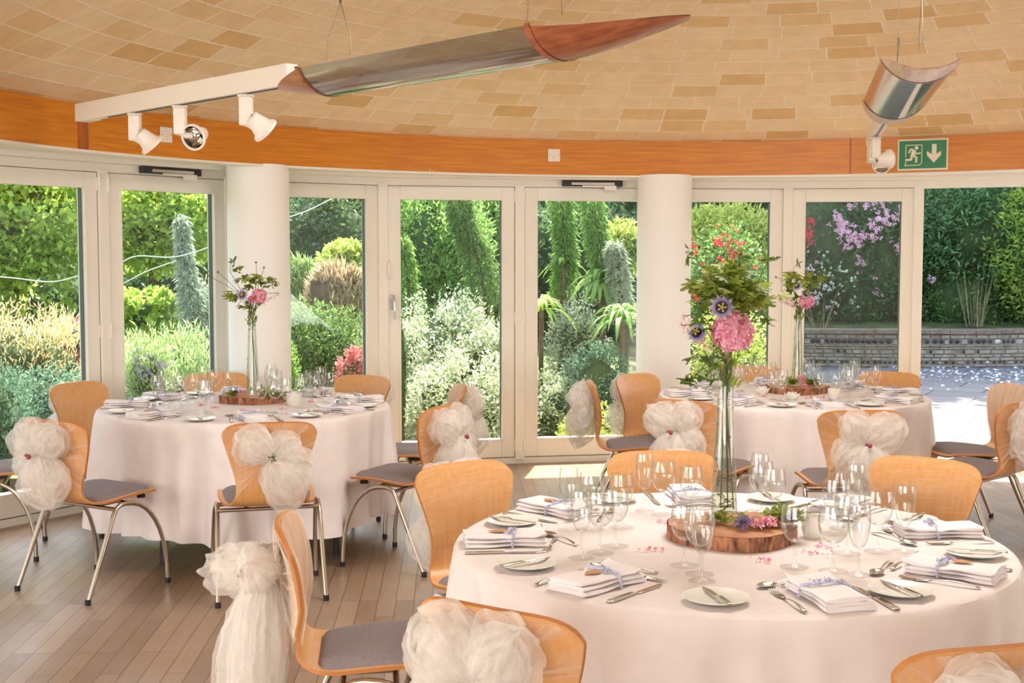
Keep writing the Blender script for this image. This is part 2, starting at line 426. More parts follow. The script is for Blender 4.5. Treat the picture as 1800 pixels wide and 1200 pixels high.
prof = [(BR + 0.10, ZT - 0.02), (BR - 0.045, ZT + 0.010), (BR - 0.19, ZT + 0.052)]
r = BR - 0.19; z = ZT + 0.052
while r > 0.5:
    th = math.asin(min(0.46, r / SR * 1.0)); r2 = r - 0.155 * math.cos(th); z += 0.155 * math.sin(th); r = r2; prof.append((r, z))
vs, fs, uvs, rn = [], [], [], []
for i in range(len(prof) - 1):
    (ra, za), (rb, zb) = prof[i], prof[i + 1]
    nb = max(8, int(2 * PI * ra / 0.31)); off = rng.random() * 0.8
    for k in range(nb):
        a0, a1 = 2 * PI * (k + off) / nb, 2 * PI * (k + 1 + off) / nb
        base = len(vs); q = rng.random() ** 1.5; qq = 3
        for j in range(qq + 1):
            a = a0 + (a1 - a0) * j / qq
            vs.append((BC.x + ra * math.cos(a), BC.y + ra * math.sin(a), za)); vs.append((BC.x + rb * math.cos(a), BC.y + rb * math.sin(a), zb))
            rn += [q, q]
        for j in range(qq):
            fs.append((base + 2 * j, base + 2 * j + 2, base + 2 * j + 3, base + 2 * j + 1)); uvs.append([(j / qq, 0), ((j + 1) / qq, 0), ((j + 1) / qq, 1), (j / qq, 1)])
base = len(vs); na = 24
me = bpy.data.meshes.new('ceiling')
vs2 = vs + [(BC.x + prof[-1][0] * math.cos(2 * PI * k / na), BC.y + prof[-1][0] * math.sin(2 * PI * k / na), prof[-1][1]) for k in range(na)]
me.from_pydata(vs2, [], fs + [tuple(base + k for k in range(na))])
uv = me.uv_layers.new(name='UVMap')
li = 0
for f4 in uvs:
    for q in f4: uv.data[li].uv = q; li += 1
at_ = me.attributes.new('rnd', 'FLOAT', 'POINT'); at_.data.foreach_set('value', rn + [0.2] * na)
me.materials.append(M['brick']); me.polygons.foreach_set('use_smooth', [True] * len(me.polygons)); me.update()
o = bpy.data.objects.new('ceiling', me); C.objects.link(o); struct(o)
# flat ceiling outside the vault, over the camera's part of the room
b = MB(); na = 48
ring = [(BC.x + (BR + 0.12) * math.cos(PI + PI * k / na), BC.y + (BR + 0.12) * math.sin(PI + PI * k / na)) for k in range(na + 1)]
poly = ring + [(6.0, BC.y), (6.0, -4), (-5, -4), (-5, BC.y)]
b.prism(poly, lambda q: (q[0], q[1], ZT), lambda q: (q[0], q[1], ZT + 0.1))
struct(b.build('ceiling', M['white_col'], smooth=False)).name = 'ceiling_rear'
# curved timber ring beam
A0, A1 = math.radians(-8), math.radians(188)


def ringband(b, r0, r1, z0, z1, a0=A0, a1=A1, n=90):
    vs = []
    for i in range(n + 1):
        a = a0 + (a1 - a0) * i / n
        vs += [arc(r0, a, z0), arc(r1, a, z0), arc(r1, a, z1), arc(r0, a, z1)]
    fs = [(4 * i + k, 4 * i + (k + 1) % 4, 4 * i + 4 + (k + 1) % 4, 4 * i + 4 + k) for i in range(n) for k in range(4)]
    fs += [(0, 1, 2, 3), (4 * n + 3, 4 * n + 2, 4 * n + 1, 4 * n)]
    return b.add(vs, fs)


b = ringband(MB(), BR, BR + 0.12, ZB, ZT)
beam = struct(b.build('trim_1', M['beam'])); beam['label'] = 'curved orange hardwood ring beam under the brick vault'
b = MB()
for px in (148, 1495):     # cover boards over the beam joints
    a = math.atan2(*(lambda q: (q.y - BC.y, q.x - BC.x))(atz(px, 262 if px < 900 else 306, ZB)))
    wdt = 0.075 if px < 900 else 0.012
    ringband(b, BR - (0.006 if px < 900 else 0.0015), BR + 0.001, ZB, ZT, a - wdt / 2 / BR, a + wdt / 2 / BR, 3)
b.build('joint_board', M['beam_dark'], beam)
b = ringband(MB(), BR - 0.004, BR + 0.13, ZB - 0.016, ZB - 0.001)
struct(b.build('trim_2', M['cream']))
# soffit between beam and glazing
b = MB(); n = 90; vs = []
def seg_hit(a):
    d = Vector((math.cos(a), math.sin(a), 0)); best = BR + 1.6
    for i in range(len(NODES) - 1):
        p0, p1 = NODES[i], NODES[i + 1]; e_ = p1 - p0; den = d.x * e_.y - d.y * e_.x
        if abs(den) < 1e-6: continue
        q = p0 - BC; t = (q.x * e_.y - q.y * e_.x) / den; u = (q.x * d.y - q.y * d.x) / den
        if t > 0 and -0.001 <= u <= 1.001: best = t
    return best
A2, A3 = math.radians(14), math.radians(174)
for i in range(n + 1):
    a = A2 + (A3 - A2) * i / n; rr = max(seg_hit(a), BR + 0.14)
    vs += [arc(BR + 0.1, a, ZB + 0.004), arc(rr + 0.12, a, ZB + 0.004), arc(rr + 0.12, a, ZB + 0.12), arc(BR + 0.1, a, ZB + 0.12)]
b.add(vs, [(4 * i + k, 4 * i + (k + 1) % 4, 4 * i + 4 + (k + 1) % 4, 4 * i + 4 + k) for i in range(n) for k in range(4)])
struct(b.build('trim_3', M['cream']))
# outer roof and eaves above the glazing
b = MB(); vs = []
for i in range(n + 1):
    a = A2 + (A3 - A2) * i / n; rr = max(seg_hit(a), BR + 0.14)
    vs += [arc(BR + 0.05, a, ZT + 0.05), arc(rr + 0.74, a, ZB + 0.2), arc(rr + 0.74, a, ZB + 0.29), arc(BR - 0.6, a, 3.3)]
b.add(vs, [(4 * i + k, 4 * i + (k + 1) % 4, 4 * i + 4 + (k + 1) % 4, 4 * i + 4 + k) for i in range(n) for k in range(4)])
struct(b.build('trim_4', M['white_col'])).name = 'trim_4'
# roof skin above the vault so no sky leaks
b = MB(); b.lathe([(BR + 0.3, 2.75), (3.0, 3.3), (1.5, 3.75), (0.01, 3.9)], 48, (BC.x, BC.y, 0)); struct(b.build('roof', M['white_col']))
# walls out of frame that close the room
b = MB(); b.box((0.5, -4.05, 1.2), (11, 0.1, 2.4)); struct(b.build('wall_back', M['white_col'], smooth=False))
b = MB(); b.box((-5.05, 0.8, 1.25), (0.1, 9.7, 2.5)); b.box((-4.55, 6.0, 1.25), (1.05, 0.1, 2.5), rz=0.35); struct(b.build('wall_left', M['white_col'], smooth=False))
b = MB(); b.box((6.05, 1.8, 1.25), (0.1, 11.6, 2.5)); b.box((5.6, 7.75, 1.25), (0.9, 0.1, 2.5)); struct(b.build('wall_right', M['white_col'], smooth=False))

# header bead, header frame and threshold along the glazing ---------
def polyoff(i, off):
    """node i pushed towards the room by off"""
    a = NODES[max(i - 1, 0)]; c = NODES[min(i + 1, len(NODES) - 1)]; t = (c - a).normalized(); nrm = Vector((t.y, -t.x, 0))
    return NODES[i] + nrm * off
def ribbon(o0, o1, z0, z1, i0=0, i1=None):
    b = MB(); vs = []; i1 = len(NODES) - 1 if i1 is None else i1
    for i in range(i0, i1 + 1):
        p0, p1 = polyoff(i, o0), polyoff(i, o1)
        vs += [(p0.x, p0.y, z0), (p1.x, p1.y, z0), (p1.x, p1.y, z1), (p0.x, p0.y, z1)]
    k_ = i1 - i0
    b.add(vs, [(4 * i + k, 4 * i + (k + 1) % 4, 4 * i + 4 + (k + 1) % 4, 4 * i + 4 + k) for i in range(k_) for k in range(4)] + [(0, 1, 2, 3), (4 * k_ + 3, 4 * k_ + 2, 4 * k_ + 1, 4 * k_)])
    return b
struct(ribbon(0.03, 0.16, ZB - 0.028, ZB + 0.004).build('trim_5', M['cream'], smooth=False))
struct(ribbon(-0.10, 0.05, 2.075, ZB + 0.004).build('trim_6', M['cream'], smooth=False))
struct(ribbon(-0.14, 0.05, 0.0, 0.045, 0, 8).build('baseboard_front', M['cream'], smooth=False))
struct(ribbon(-0.14, 0.03, -0.02, 0.012, 8).build('trim_7', M['alu'], smooth=False))
b = MB()
for i in range(1, len(NODES) - 1):
    p0 = NODES[i]; t = (NODES[i + 1] - NODES[i - 1]).normalized()
    b2 = MB(); b2.box((p0.x, p0.y, 1.06), (0.072, 0.13, 2.06), rz=math.atan2(t.y, t.x))
    struct(b2.build('trim_%d' % (7 + i), M['cream'], smooth=False, bevel=0.004))

CLOS = []
def leaf(i, kind, idx, label, hinge=None, handle=False, closer=False, mid=0.0, bot=0.19, top=2.072, lout=0.04, rout=0.04, zb=0.05, glazed=True, label_only=None):
    A, B = NODES[i], NODES[i + 1]; t = (B - A).normalized(); Lg = (B - A).length; nrm = Vector((t.y, -t.x, 0)); rz = math.atan2(t.y, t.x)
    root = empty('%s_%d' % (kind, idx), A + nrm * 0.0, rz); struct(root); root['label'] = label
    x0, x1 = lout, Lg - rout; st = 0.098; tr = 0.098
    f = MB()          # local x along, -y towards the room
    yc = -0.012 if kind == 'door' else 0.0; th = 0.07
    f.box(((x0 + st / 2), yc, (zb + top) / 2), (st, th, top - zb)); f.box((x1 - st / 2, yc, (zb + top) / 2), (st, th, top - zb))
    f.box(((x0 + x1) / 2, yc, top - tr / 2), (x1 - x0 - 2 * st, th, tr)); f.box(((x0 + x1) / 2, yc, (zb + bot) / 2), (x1 - x0 - 2 * st, th, bot - zb))
    f.build('leaf_frame', M['cream'], root, smooth=False, bevel=0.004)
    g = MB(); gx0, gx1, gz0, gz1 = x0 + st, x1 - st, bot, top - tr; y_ = yc - th / 2 - 0.0
    bw = 0.012
    for (cx, cz, sx_, sz_) in (((gx0 + gx1) / 2, gz1 + bw / 2, gx1 - gx0 + 2 * bw, bw), ((gx0 + gx1) / 2, gz0 - bw / 2, gx1 - gx0 + 2 * bw, bw), (gx0 - bw / 2, (gz0 + gz1) / 2, bw, gz1 - gz0), (gx1 + bw / 2, (gz0 + gz1) / 2, bw, gz1 - gz0)):
        g.box((cx, y_ - 0.003, cz), (sx_, 0.008, sz_))
    g.build('glazing_bead', M['cream'], root, smooth=False)
    k = MB(); e_ = 0.006
    for (cx, cz, sx_, sz_) in ((gx0 + e_ / 2, (gz0 + gz1) / 2, e_, gz1 - gz0), (gx1 - e_ / 2, (gz0 + gz1) / 2, e_, gz1 - gz0)):
        k.box((cx, yc, cz), (sx_, 0.03, sz_))
    k.build('gasket', M['gasket'], root, smooth=False)
    q = MB(); q.box(((gx0 + gx1) / 2, yc + 0.004, (gz0 + gz1) / 2), (gx1 - gx0 - 0.002, 0.005, gz1 - gz0 - 0.002)); q.build('glass_pane', M['pane'], root, smooth=False)
    q = MB()           # gap lines round an opening leaf
    if kind == 'door':
        q.box((x0 - 0.003, yc - 0.02, (zb + top) / 2), (0.004, 0.03, top - zb)); q.box((x1 + 0.003, yc - 0.02, (zb + top) / 2), (0.004, 0.03, top - zb)); q.box(((x0 + x1) / 2, yc - 0.02, top + 0.003), (x1 - x0, 0.03, 0.004)); q.box(((x0 + x1) / 2, yc - 0.02, zb - 0.003), (x1 - x0, 0.03, 0.004))
        q.build('shadow_gap', M['line'], root, smooth=False)
    if hinge:
        hx = x0 - 0.006 if hinge == 'l' else x1 + 0.006
        for hz in (top - 0.07, 1.1, zb + 0.09):
            h = MB(); h.tube([(hx, yc - 0.052, hz - 0.045), (hx, yc - 0.052, hz + 0.045)], 0.009, 8); h.box((hx, yc - 0.040, hz), (0.024, 0.012, 0.08)); h.build('hinge', M['white_metal'], root)
    if handle:
        hx = x0 + 0.03
        h = MB(); h.box((hx + 0.005, yc - 0.04, 1.225), (0.026, 0.012, 0.11)); h.tube([(hx + 0.005, yc - 0.05, 1.25), (hx + 0.005, yc - 0.085, 1.25), (hx + 0.012, yc - 0.09, 1.24), (hx + 0.014, yc - 0.09, 1.10)], 0.008, 8); h.build('handle', M['alu'], root)
        h = MB(); h.tube([(hx - 0.02, yc - 0.04, 1.53), (hx - 0.022, yc - 0.07, 1.51), (hx - 0.022, yc - 0.07, 1.42), (hx - 0.015, yc - 0.045, 1.40)], 0.007, 8); h.build('pull_hook', M['white_metal'], root)
    return root


leaf(0, 'door', 1, 'cream framed glazed door beyond the left edge')
leaf(1, 'door', 2, 'leftmost cream framed glazed door seen in the photo', hinge='r')
leaf(2, 'door', 3, 'cream framed glazed door left of the left column', hinge='l')
leaf(3, 'window', 1, 'narrow fixed window right of the left column')
leaf(4, 'door', 4, 'cream glazed door with lever handle in the middle', hinge='r', handle=True)
leaf(5, 'door', 5, 'cream glazed door left of the right column', hinge='l')
leaf(6, 'window', 2, 'fixed window right of the right column')
leaf(7, 'door', 6, 'glazed sliding leaf beside the open doorway', zb=0.03, rout=0.03)
leaf(9, 'door', 7, 'glazed door beyond the open doorway')

# door closers on the header
def closer(i, u, label):
    A, B = NODES[i], NODES[i + 1]; t = (B - A).normalized(); nrm = Vector((t.y, -t.x, 0)); rz = math.atan2(t.y, t.x)
    r_ = empty('door_closer', A + t * u + nrm * 0.075 + Vector((0, 0, 2.105)), rz); tag(r_, label, 'door closer', 'door closers above the doors')
    b = MB(); b.box((0, 0, 0), (0.46, 0.05, 0.045)); b.build('housing', M['closer'], r_, smooth=False, bevel=0.006)
    b = MB(); b.box((0.0, -0.026, -0.004), (0.33, 0.006, 0.018)); b.build('cover_strip', M['alu'], r_, smooth=False)
    b = MB(); b.box((0.13, -0.03, -0.035), (0.09, 0.03, 0.035)); b.box((0.03, -0.02, -0.022), (0.22, 0.01, 0.012)); b.build('slide_arm', M['white_metal'], r_, smooth=False)
closer(2, 0.5, 'black and silver door closer left of the left column')
closer(5, 0.55, 'black and silver door closer left of the right column')

# columns ----------------------------------------------------------
def column(px0, px1, D, lab, idx):
    X = ((px0 + px1) / 2 - 900) / F_ * D; rr = (px1 - px0) / 2 / F_ * D
    b = MB(); b.lathe([(rr, 0.001), (rr, ZB + 0.003)], 48, (X, D, 0), cap=True)
    o = b.build('column', M['white_col']); tag(o, lab, 'column', 'round white columns')
column(402, 510, 8.53, 'thick round white column behind the left table', 0)
column(1119, 1214, 9.60, 'round white column between the middle doors and the right table', 1)

# things fixed on the beam ------------------------------------------
def on_beam(px, py, z, off=0.004):
    d = ray(px, py)   # intersect with cylinder BR
    ox, oy = -BC.x, -BC.y; dx, dy = d.x, d.y
    a_ = dx * dx + dy * dy; b_ = 2 * (ox * dx + oy * dy); c_ = ox * ox + oy * oy - (BR - off) ** 2
    t = (-b_ + math.sqrt(b_ * b_ - 4 * a_ * c_)) / 2 / a_
    p_ = Vector((0, 0, H_)) + d * t; an = math.atan2(p_.y - BC.y, p_.x - BC.x)
    return p_, an - PI / 2      # local -y faces the room centre


def switch(px, py, lab):
    p_, rz = on_beam(px, py, 0)
    r_ = empty('switch_plate', p_, rz); tag(r_, lab, 'switch', 'square white switch plates on the beam')
    b = MB(); b.box((0, -0.004, 0), (0.092, 0.012, 0.092)); b.build('face_plate', M['white_metal'], r_, smooth=False, bevel=0.004)
    b = MB(); b.box((0, -0.0115, -0.012), (0.012, 0.005, 0.026)); b.box((0, -0.011, 0.022), (0.05, 0.003, 0.002)); b.build('rocker', M['sign_white'], r_, smooth=False)
    for s_ in (-1, 1):
        b = MB(); b.tube([(s_ * 0.034, -0.0125, 0), (s_ * 0.034, -0.010, 0)], 0.003, 8); b.build('screw', M['closer'], r_)
switch(291, 237, 'square white switch plate on the left part of the orange beam')
switch(973.5, 273, 'square white switch plate on the middle of the orange beam')

p_, rz = on_beam(1622, 271.5, 0, 0.01)
sg = empty('exit_sign', p_, rz); tag(sg, 'green running man and down arrow exit sign on orange beam', 'sign')
b = MB(); b.box((0, 0, 0), (0.345, 0.008, 0.222)); b.build('sign_border', M['sign_white'], sg, smooth=False, bevel=0.004)
b = MB(); b.box((0, -0.0045, 0), (0.322, 0.003, 0.196)); b.build('green_panel', M['sign_green'], sg, smooth=False)
def flat(polys, name, y=-0.007):
    b = MB()
    for q in polys: b.prism(q, lambda s_: (s_[0], y, s_[1]), lambda s_: (s_[0], y + 0.003, s_[1]))
    return b.build(name, M['sign_white'], sg, smooth=False)
def U(x, y): return ((x - 1170) / 540 * 0.345, -(y - 590) / 345 * 0.222)      # from the zoomed crop
def bar(x0, y0, x1, y1, w_):
    a = Vector(U(x0, y0) + (0,)); c = Vector(U(x1, y1) + (0,)); t = (c - a).normalized(); n_ = Vector((-t.y, t.x, 0)) * w_ / 2
    return [(q.x, q.y) for q in (a + n_, c + n_, c - n_, a - n_)]
flat([[U(*q) for q in ((1268, 480), (1316, 480), (1316, 588), (1365, 556), (1365, 600), (1290, 682), (1215, 600), (1215, 556), (1268, 588))]], 'arrow')
hd = U(1104, 516); head = [(hd[0] + 0.0135 * math.cos(2 * PI * k / 16), hd[1] + 0.0135 * math.sin(2 * PI * k / 16)) for k in range(16)]
flat([head, [U(*q) for q in ((1066, 530), (1098, 545), (1092, 600), (1062, 622), (1040, 605), (1050, 560))], bar(1072, 536, 1040, 530, 0.013), bar(1042, 528, 1022, 570, 0.011), bar(1088, 560, 1104, 582, 0.012), bar(1100, 580, 1150, 573, 0.010),
      bar(1052, 600, 1048, 648, 0.016), bar(1050, 645, 985, 645, 0.013), bar(1076, 605, 1106, 622, 0.016), bar(1104, 615, 1102, 676, 0.014)], 'running_man')
flat([bar(990, 485, 1162, 485, 0.005), bar(1162, 485, 1162, 680, 0.005), bar(1162, 680, 1136, 704, 0.005), bar(1136, 704, 975, 706, 0.005), bar(990, 485, 990, 620, 0.005), bar(990, 660, 988, 704, 0.005)], 'door_outline')

# small hooks under the beam
for k, (px, py) in enumerate(((277, 276), (495, 292), (756, 299), (968, 307), (1750, 300))):
    q = atz(px, py, ZB - 0.02)
    b = MB(); b.tube([q + Vector((0, 0, 0.006)), q + Vector((0, 0, -0.006)), q + Vector((0.008, 0, -0.016)), q + Vector((0.016, 0, -0.010)), q + Vector((0.014, 0, -0.002))], 0.0022, 6)
    o = b.build('cup_hook', M['white_metal']); tag(o, 'small white cup hook under the beam, ' + ('leftmost of the five', 'beside the top of the left column', 'over the middle handled door', 'below the middle switch plate', 'rightmost, over the open doorway')[k], 'hook', 'cup hooks under the ring beam')

# ================================================================== CEILING LIGHTS
def trough(name, P0, P1, Pt, zc, wid, dep, mat_tip, lab, tip0=0.30, tip1=0.55, blunt=False):
    """P0->P1 trough ends (P0 far), Pt far end of the track box"""
    ax = (P1 - P0).normalized(); rz = math.atan2(ax.y, ax.x); Lg = (P1 - P0).length
    root = empty(name, (P0.x, P0.y, zc), rz); tag(root, lab, 'ceiling light', 'suspended track lights with acrylic troughs')
    def sec(x, u, s_=1.0, lift=0.0, th=0.0):     # u -1..1 across, s_ width scale
        a = u * s_ * 1.12; R_ = wid / 2 / math.sin(1.12)
        return (x, (R_ + th) * math.sin(a), 0.02 - (R_ + th) * (math.cos(a) - math.cos(1.12)) + lift)
    b = MB(); b.grid(lambda u, v: sec(v * Lg, 2 * u - 1), 25, 12); b.grid(lambda u, v: sec(v * Lg, 2 * u - 1, th=0.004), 25, 12)
    b.build('acrylic_trough', M['acrylic'], root)
    for x0_ in (0.0, Lg):
        b = MB(); b.grid(lambda u, v: sec(x0_ + (v - 0.5) * 0.02, (2 * u - 1) * 1.03, th=0.008), 25, 2); b.grid(lambda u, v: sec(x0_ + (v - 0.5) * 0.02, (2 * u - 1) * 1.03, th=0.003), 25, 2)
        b.build('rim_strip', M['copperwood'], root)
    for x0_, sg_, tl in ((0.0, -1, tip0), (Lg, 1, tip1)):
        b = MB()
        for th in (0.006, 0.001):
            b.grid(lambda u, v: sec(x0_ + sg_ * (v * tl - 0.02), 2 * u - 1, max(0.02, (1 - v ** 2.4) ** 0.5 if blunt else (1 - v) ** 0.55), (0.075 * v ** 1.5 if sg_ > 0 else 0.05 * v) * (0.3 if blunt else 1), th), 21, 14)
        b.build('wooden_end_shell', mat_tip, root)
    # track box from beyond the far end along the axis
    Lt = (P0 - Pt).length
    b = MB(); b.box((-Lt / 2 - 0.13, 0, 0.035), (Lt - 0.26, 0.06, 0.09)); b.build('track_box', M['white_metal'], root, smooth=False, bevel=0.004)
    b = MB(); b.box((-Lt / 2 + 0.12, 0, -0.0115), (Lt - 0.4, 0.012, 0.004)); b.build('track_slot', M['closer'], root, smooth=False)
    b = MB(); b.box((-Lt + 0.10, 0, -0.012), (0.14, 0.06, 0.004)); b.build('end_feed', M['white_metal'], root, smooth=False)
    for x_ in (0.08, Lg - 0.06):
        b = MB(); b.tube([(x_, 0, 0.30), (x_, 0, 0.88)], 0.0018, 6); b.tube([(x_, 0, 0.28), (x_, 0, 0.315)], 0.006, 8)
        b.tube([(x_, 0, 0.28), (x_ - 0.09, 0, 0.15), (x_ - 0.10, 0, 0.07)], 0.0018, 6); b.tube([(x_, 0, 0.28), (x_ + 0.06, 0, 0.15), (x_ + 0.065, 0, 0.07)], 0.0018, 6)
        b.build('suspension_wire', M['wire'], root)
    return root, rz


def spot(P, rz, aim, lab, ztop):
    r_ = empty('spotlight', (P.x, P.y, ztop), rz); tag(r_, lab, 'spotlight', 'white track spotlights')
    b = MB(); b.box((0, 0, -0.008), (0.07, 0.035, 0.012)); b.box((0, 0, -0.075), (0.055, 0.05, 0.125)); b.build('adapter_box', M['white_metal'], r_, smooth=False, bevel=0.006)
    b = MB(); b.tube([(0, 0, -0.125), (0.03, 0, -0.14), (0.06, 0, -0.14)], 0.016, 8); b.build('swivel_arm', M['white_metal'], r_)
    a = Vector(aim).normalized(); q = a.to_track_quat('Z', 'Y'); base = Vector((0.07, 0, -0.145))
    T = Matrix.Translation(base) @ q.to_matrix().to_4x4()
    h = MB(); h.lathe([(0.012, -0.07), (0.03, -0.065), (0.048, 0.0), (0.062, 0.012), (0.062, 0.024), (0.053, 0.024), (0.050, 0.012)], 24); h.v = [tuple(T @ Vector(v)) for v in h.v]; h.build('lamp_head', M['white_metal'], r_)
    h = MB(); h.lathe([(0.050, 0.020), (0.044, 0.0), (0.030, -0.03), (0.010, -0.045), (0.001, -0.046)], 24); h.v = [tuple(T @ Vector(v)) for v in h.v]; h.build('reflector', M['reflector'], r_)
    return r_


def onz(px, D, z): return Vector(((px - 900) / F_ * D, D, z))
def dz(py, z):      # distance at which height z appears at row py
    return (z - H_) * F_ / (450.3 - py)
ZL = 2.27
Pe = onz(148, 6.75, 0); Pa = onz(583, 5.15, 0); Pb = onz(985, 4.22, 0); 
dd = (Pb - Pe).normalized(); Pa = Pe + dd * (Pa - Pe).length
_, rzA = trough('track_light', Pa, Pb, Pe, ZL, 0.30, 0.085, M['copperwood'], 'long white track light ending in a clear trough with red wooden tips, upper left', 0.34, 0.55)
for px_, aim, lab in ((243, (0.55, 0.35, -0.65), 'leftmost spotlight on the long track light, seen from its side'), (322, (-0.25, -0.75, -0.25), 'middle spotlight on the long track light with reflector facing the camera'), (437, (0.6, 0.4, -0.6), 'spotlight on the long track light nearest its wooden tip')):
    t = (px_ - 148) / (583 - 148) ; 
    # perspective-correct position on the axis
    lo, hi = 0.0, 1.0
    for _i in range(40):
        mid = (lo + hi) / 2; q = Pe.lerp(Pa, mid)
        if 900 + q.x / q.y * F_ < px_: lo = mid
        else: hi = mid
    q = Pe.lerp(Pa, lo); spot(q, 0.0, aim, lab, ZL - 0.01)
Pc = onz(1568, 6.55, 0); Pd = onz(1612, 5.18, 0); dd = (Pc - Pd).normalized(); Pf = Pd + dd * 3.75
_, rzB = trough('track_light', Pc, Pd, Pf, ZL + 0.06, 0.31, 0.085, M['veneer_pale'], 'shorter track light with clear trough seen end on, upper right', 0.45, 0.26, True)
for s_, dy_, aim, lab in ((3.55, 0, (-0.35, -0.75, -0.2), 'spotlight at the far end of the right track light facing the camera'), (3.1, 0, (0.8, 0.25, 0.12), 'round spotlight turned away, left of the exit sign'), (3.4, 0, (0.15, 0.2, -0.9), 'spotlight pointing down at the end of the right track light')):
    q = Pd + dd * s_; spot(q, 0.0, aim, lab, ZL + 0.05)
#@@FURN

# ================================================================== CHAIRS
CP = [(0.245, 0.428), (0.205, 0.443), (0.10, 0.447), (0.0, 0.440), (-0.09, 0.430), (-0.145, 0.436), (-0.180, 0.462), (-0.194, 0.51), (-0.197, 0.57), (-0.200, 0.64), (-0.208, 0.71), (-0.226, 0.775), (-0.246, 0.822)]
CW = [0.205, 0.220, 0.224, 0.222, 0.205, 0.182, 0.160, 0.148, 0.156, 0.176, 0.199, 0.216, 0.222]
NS = 61
cpts = spline(CP, NS); cws = [float(q) for q in np.interp(np.linspace(0, 12, NS), range(13), CW)]
cws = list(np.convolve(np.pad(cws, 3, mode='edge'), np.ones(7) / 7, 'valid'))


def chair_pt(s, u, off=0.0):
    """s 0..1 along the shell from seat front to top edge, u -1..1 across; off = distance behind/below the mid surface"""
    au = abs(u)
    s = s - max(0, (s - 0.80) / 0.20) * (0.012 * au ** 2 + 0.085 * au ** 7) + max(0, (0.25 - s) / 0.25) * (0.02 * au ** 2 + 0.085 * au ** 7)
    s = min(max(s, 0.0), 1.0)
    t = s * (NS - 1); i = min(int(t), NS - 2); f = t - i
    y, z = cpts[i] * (1 - f) + cpts[i + 1] * f; wd = cws[i] * (1 - f) + cws[i + 1] * f
    d_ = cpts[i + 1] - cpts[i]; n_ = math.hypot(*d_); ny, nz = d_[1] / n_ * -1.0, d_[0] / n_      # rear / under side
    back = min(1, max(0, (s - 0.5) / 0.2)); c_ = 0.030 * back
    return Vector((u * wd, y + c_ * u * u + ny * off, z + nz * off + 0.006 * (1 - back) * u * u))




def shell_mesh():
    b = MB(); nu, nv = 23, NS; su = lambda u: math.sin(PI / 2 * (2 * u - 1))
    b.grid(lambda u, v: chair_pt(v, su(u), 0.0055), nu, nv); b.grid(lambda u, v: chair_pt(v, su(u), -0.0055), nu, nv)
    o = nu * nv; loop = [i for i in range(nu)] + [j * nu + nu - 1 for j in range(1, nv)] + [(nv - 1) * nu + i for i in range(nu - 2, -1, -1)] + [j * nu for j in range(nv - 2, 0, -1)]
    b.f += [(loop[k], loop[(k + 1) % len(loop)], o + loop[(k + 1) % len(loop)], o + loop[k]) for k in range(len(loop))]; b.mi += [1] * len(loop)
    return b


def make_chair(label, group):
    r_ = empty('banquet_chair'); tag(r_, label, 'chair', group)
    shell_mesh().build('plywood_shell', [M['beech'], M['beech_edge']], r_)
    b = MB()
    def pad(u, v, top):
        s = 0.05 + v * 0.34; a = 2 * u - 1; r_in = 0.90
        q = chair_pt(s, a * r_in * (1 - 0.9 * max(0, abs(2 * v - 1) - 0.80) ** 1.3 * 2.2), -0.0055)
        h = 0.024 * (1 - abs(a) ** 8) * (1 - abs(2 * v - 1) ** 10) * top
        return (q.x, q.y, q.z + h)
    b.grid(lambda u, v: pad(u, v, 1), 21, 24); b.build('seat_pad', M['pad'], r_)
    for sx in (-1, 1):
        b = MB(); b.tube([(sx * 0.240, -0.237, 0.012), (sx * 0.232, -0.075, 0.375), (sx * 0.230, -0.055, 0.405), (sx * 0.230, -0.03, 0.418), (sx * 0.230, 0.0, 0.421)], 0.011, 10)
        o = b.build('leg', M['steel'], r_)
        b = MB(); b.lathe([(0.0135, 0.0), (0.0135, 0.024), (0.011, 0.026)], 12, (sx * 0.240, -0.238, 0), cap=True); b.build('foot_cap', M['black'], o)
        pts = [(sx * 0.230, 0.0, 0.421)] + [(sx * (0.230 + 0.016 * k / 10), 0.0 + 0.237 * math.sin(k / 10 * PI / 2) ** 0.92, 0.012 + 0.409 * math.cos(k / 10 * PI / 2) ** 0.85) for k in range(1, 11)]
        b = MB(); b.tube(pts, 0.011, 10); o = b.build('leg', M['steel'], r_)
        b = MB(); b.lathe([(0.0135, 0.0), (0.0135, 0.024), (0.011, 0.026)], 12, (sx * 0.246, 0.237, 0), cap=True); b.build('foot_cap', M['black'], o)
    b = MB()
    for y_, z_ in ((-0.060, 0.402), (0.085, 0.402)): b.tube([(-0.231, y_, z_), (0.231, y_, z_)], 0.0095, 10)
    for x_ in (-0.10, 0.10): b.tube([(x_, -0.06, 0.405), (x_, 0.085, 0.408)], 0.008, 8)
    b.build('under_frame', M['steel'], r_)
    for x_ in (-0.15, 0.15):
        b = MB(); b.tube([(x_, 0.15, 0.424), (x_, 0.185, 0.420)], 0.011, 8); b.build('bumper', M['black'], r_)
        b = MB(); b.box((x_ * 0.66, 0.012, 0.422), (0.02, 0.16, 0.014)); b.build('mount_block', M['black'], r_, smooth=False)
    return r_


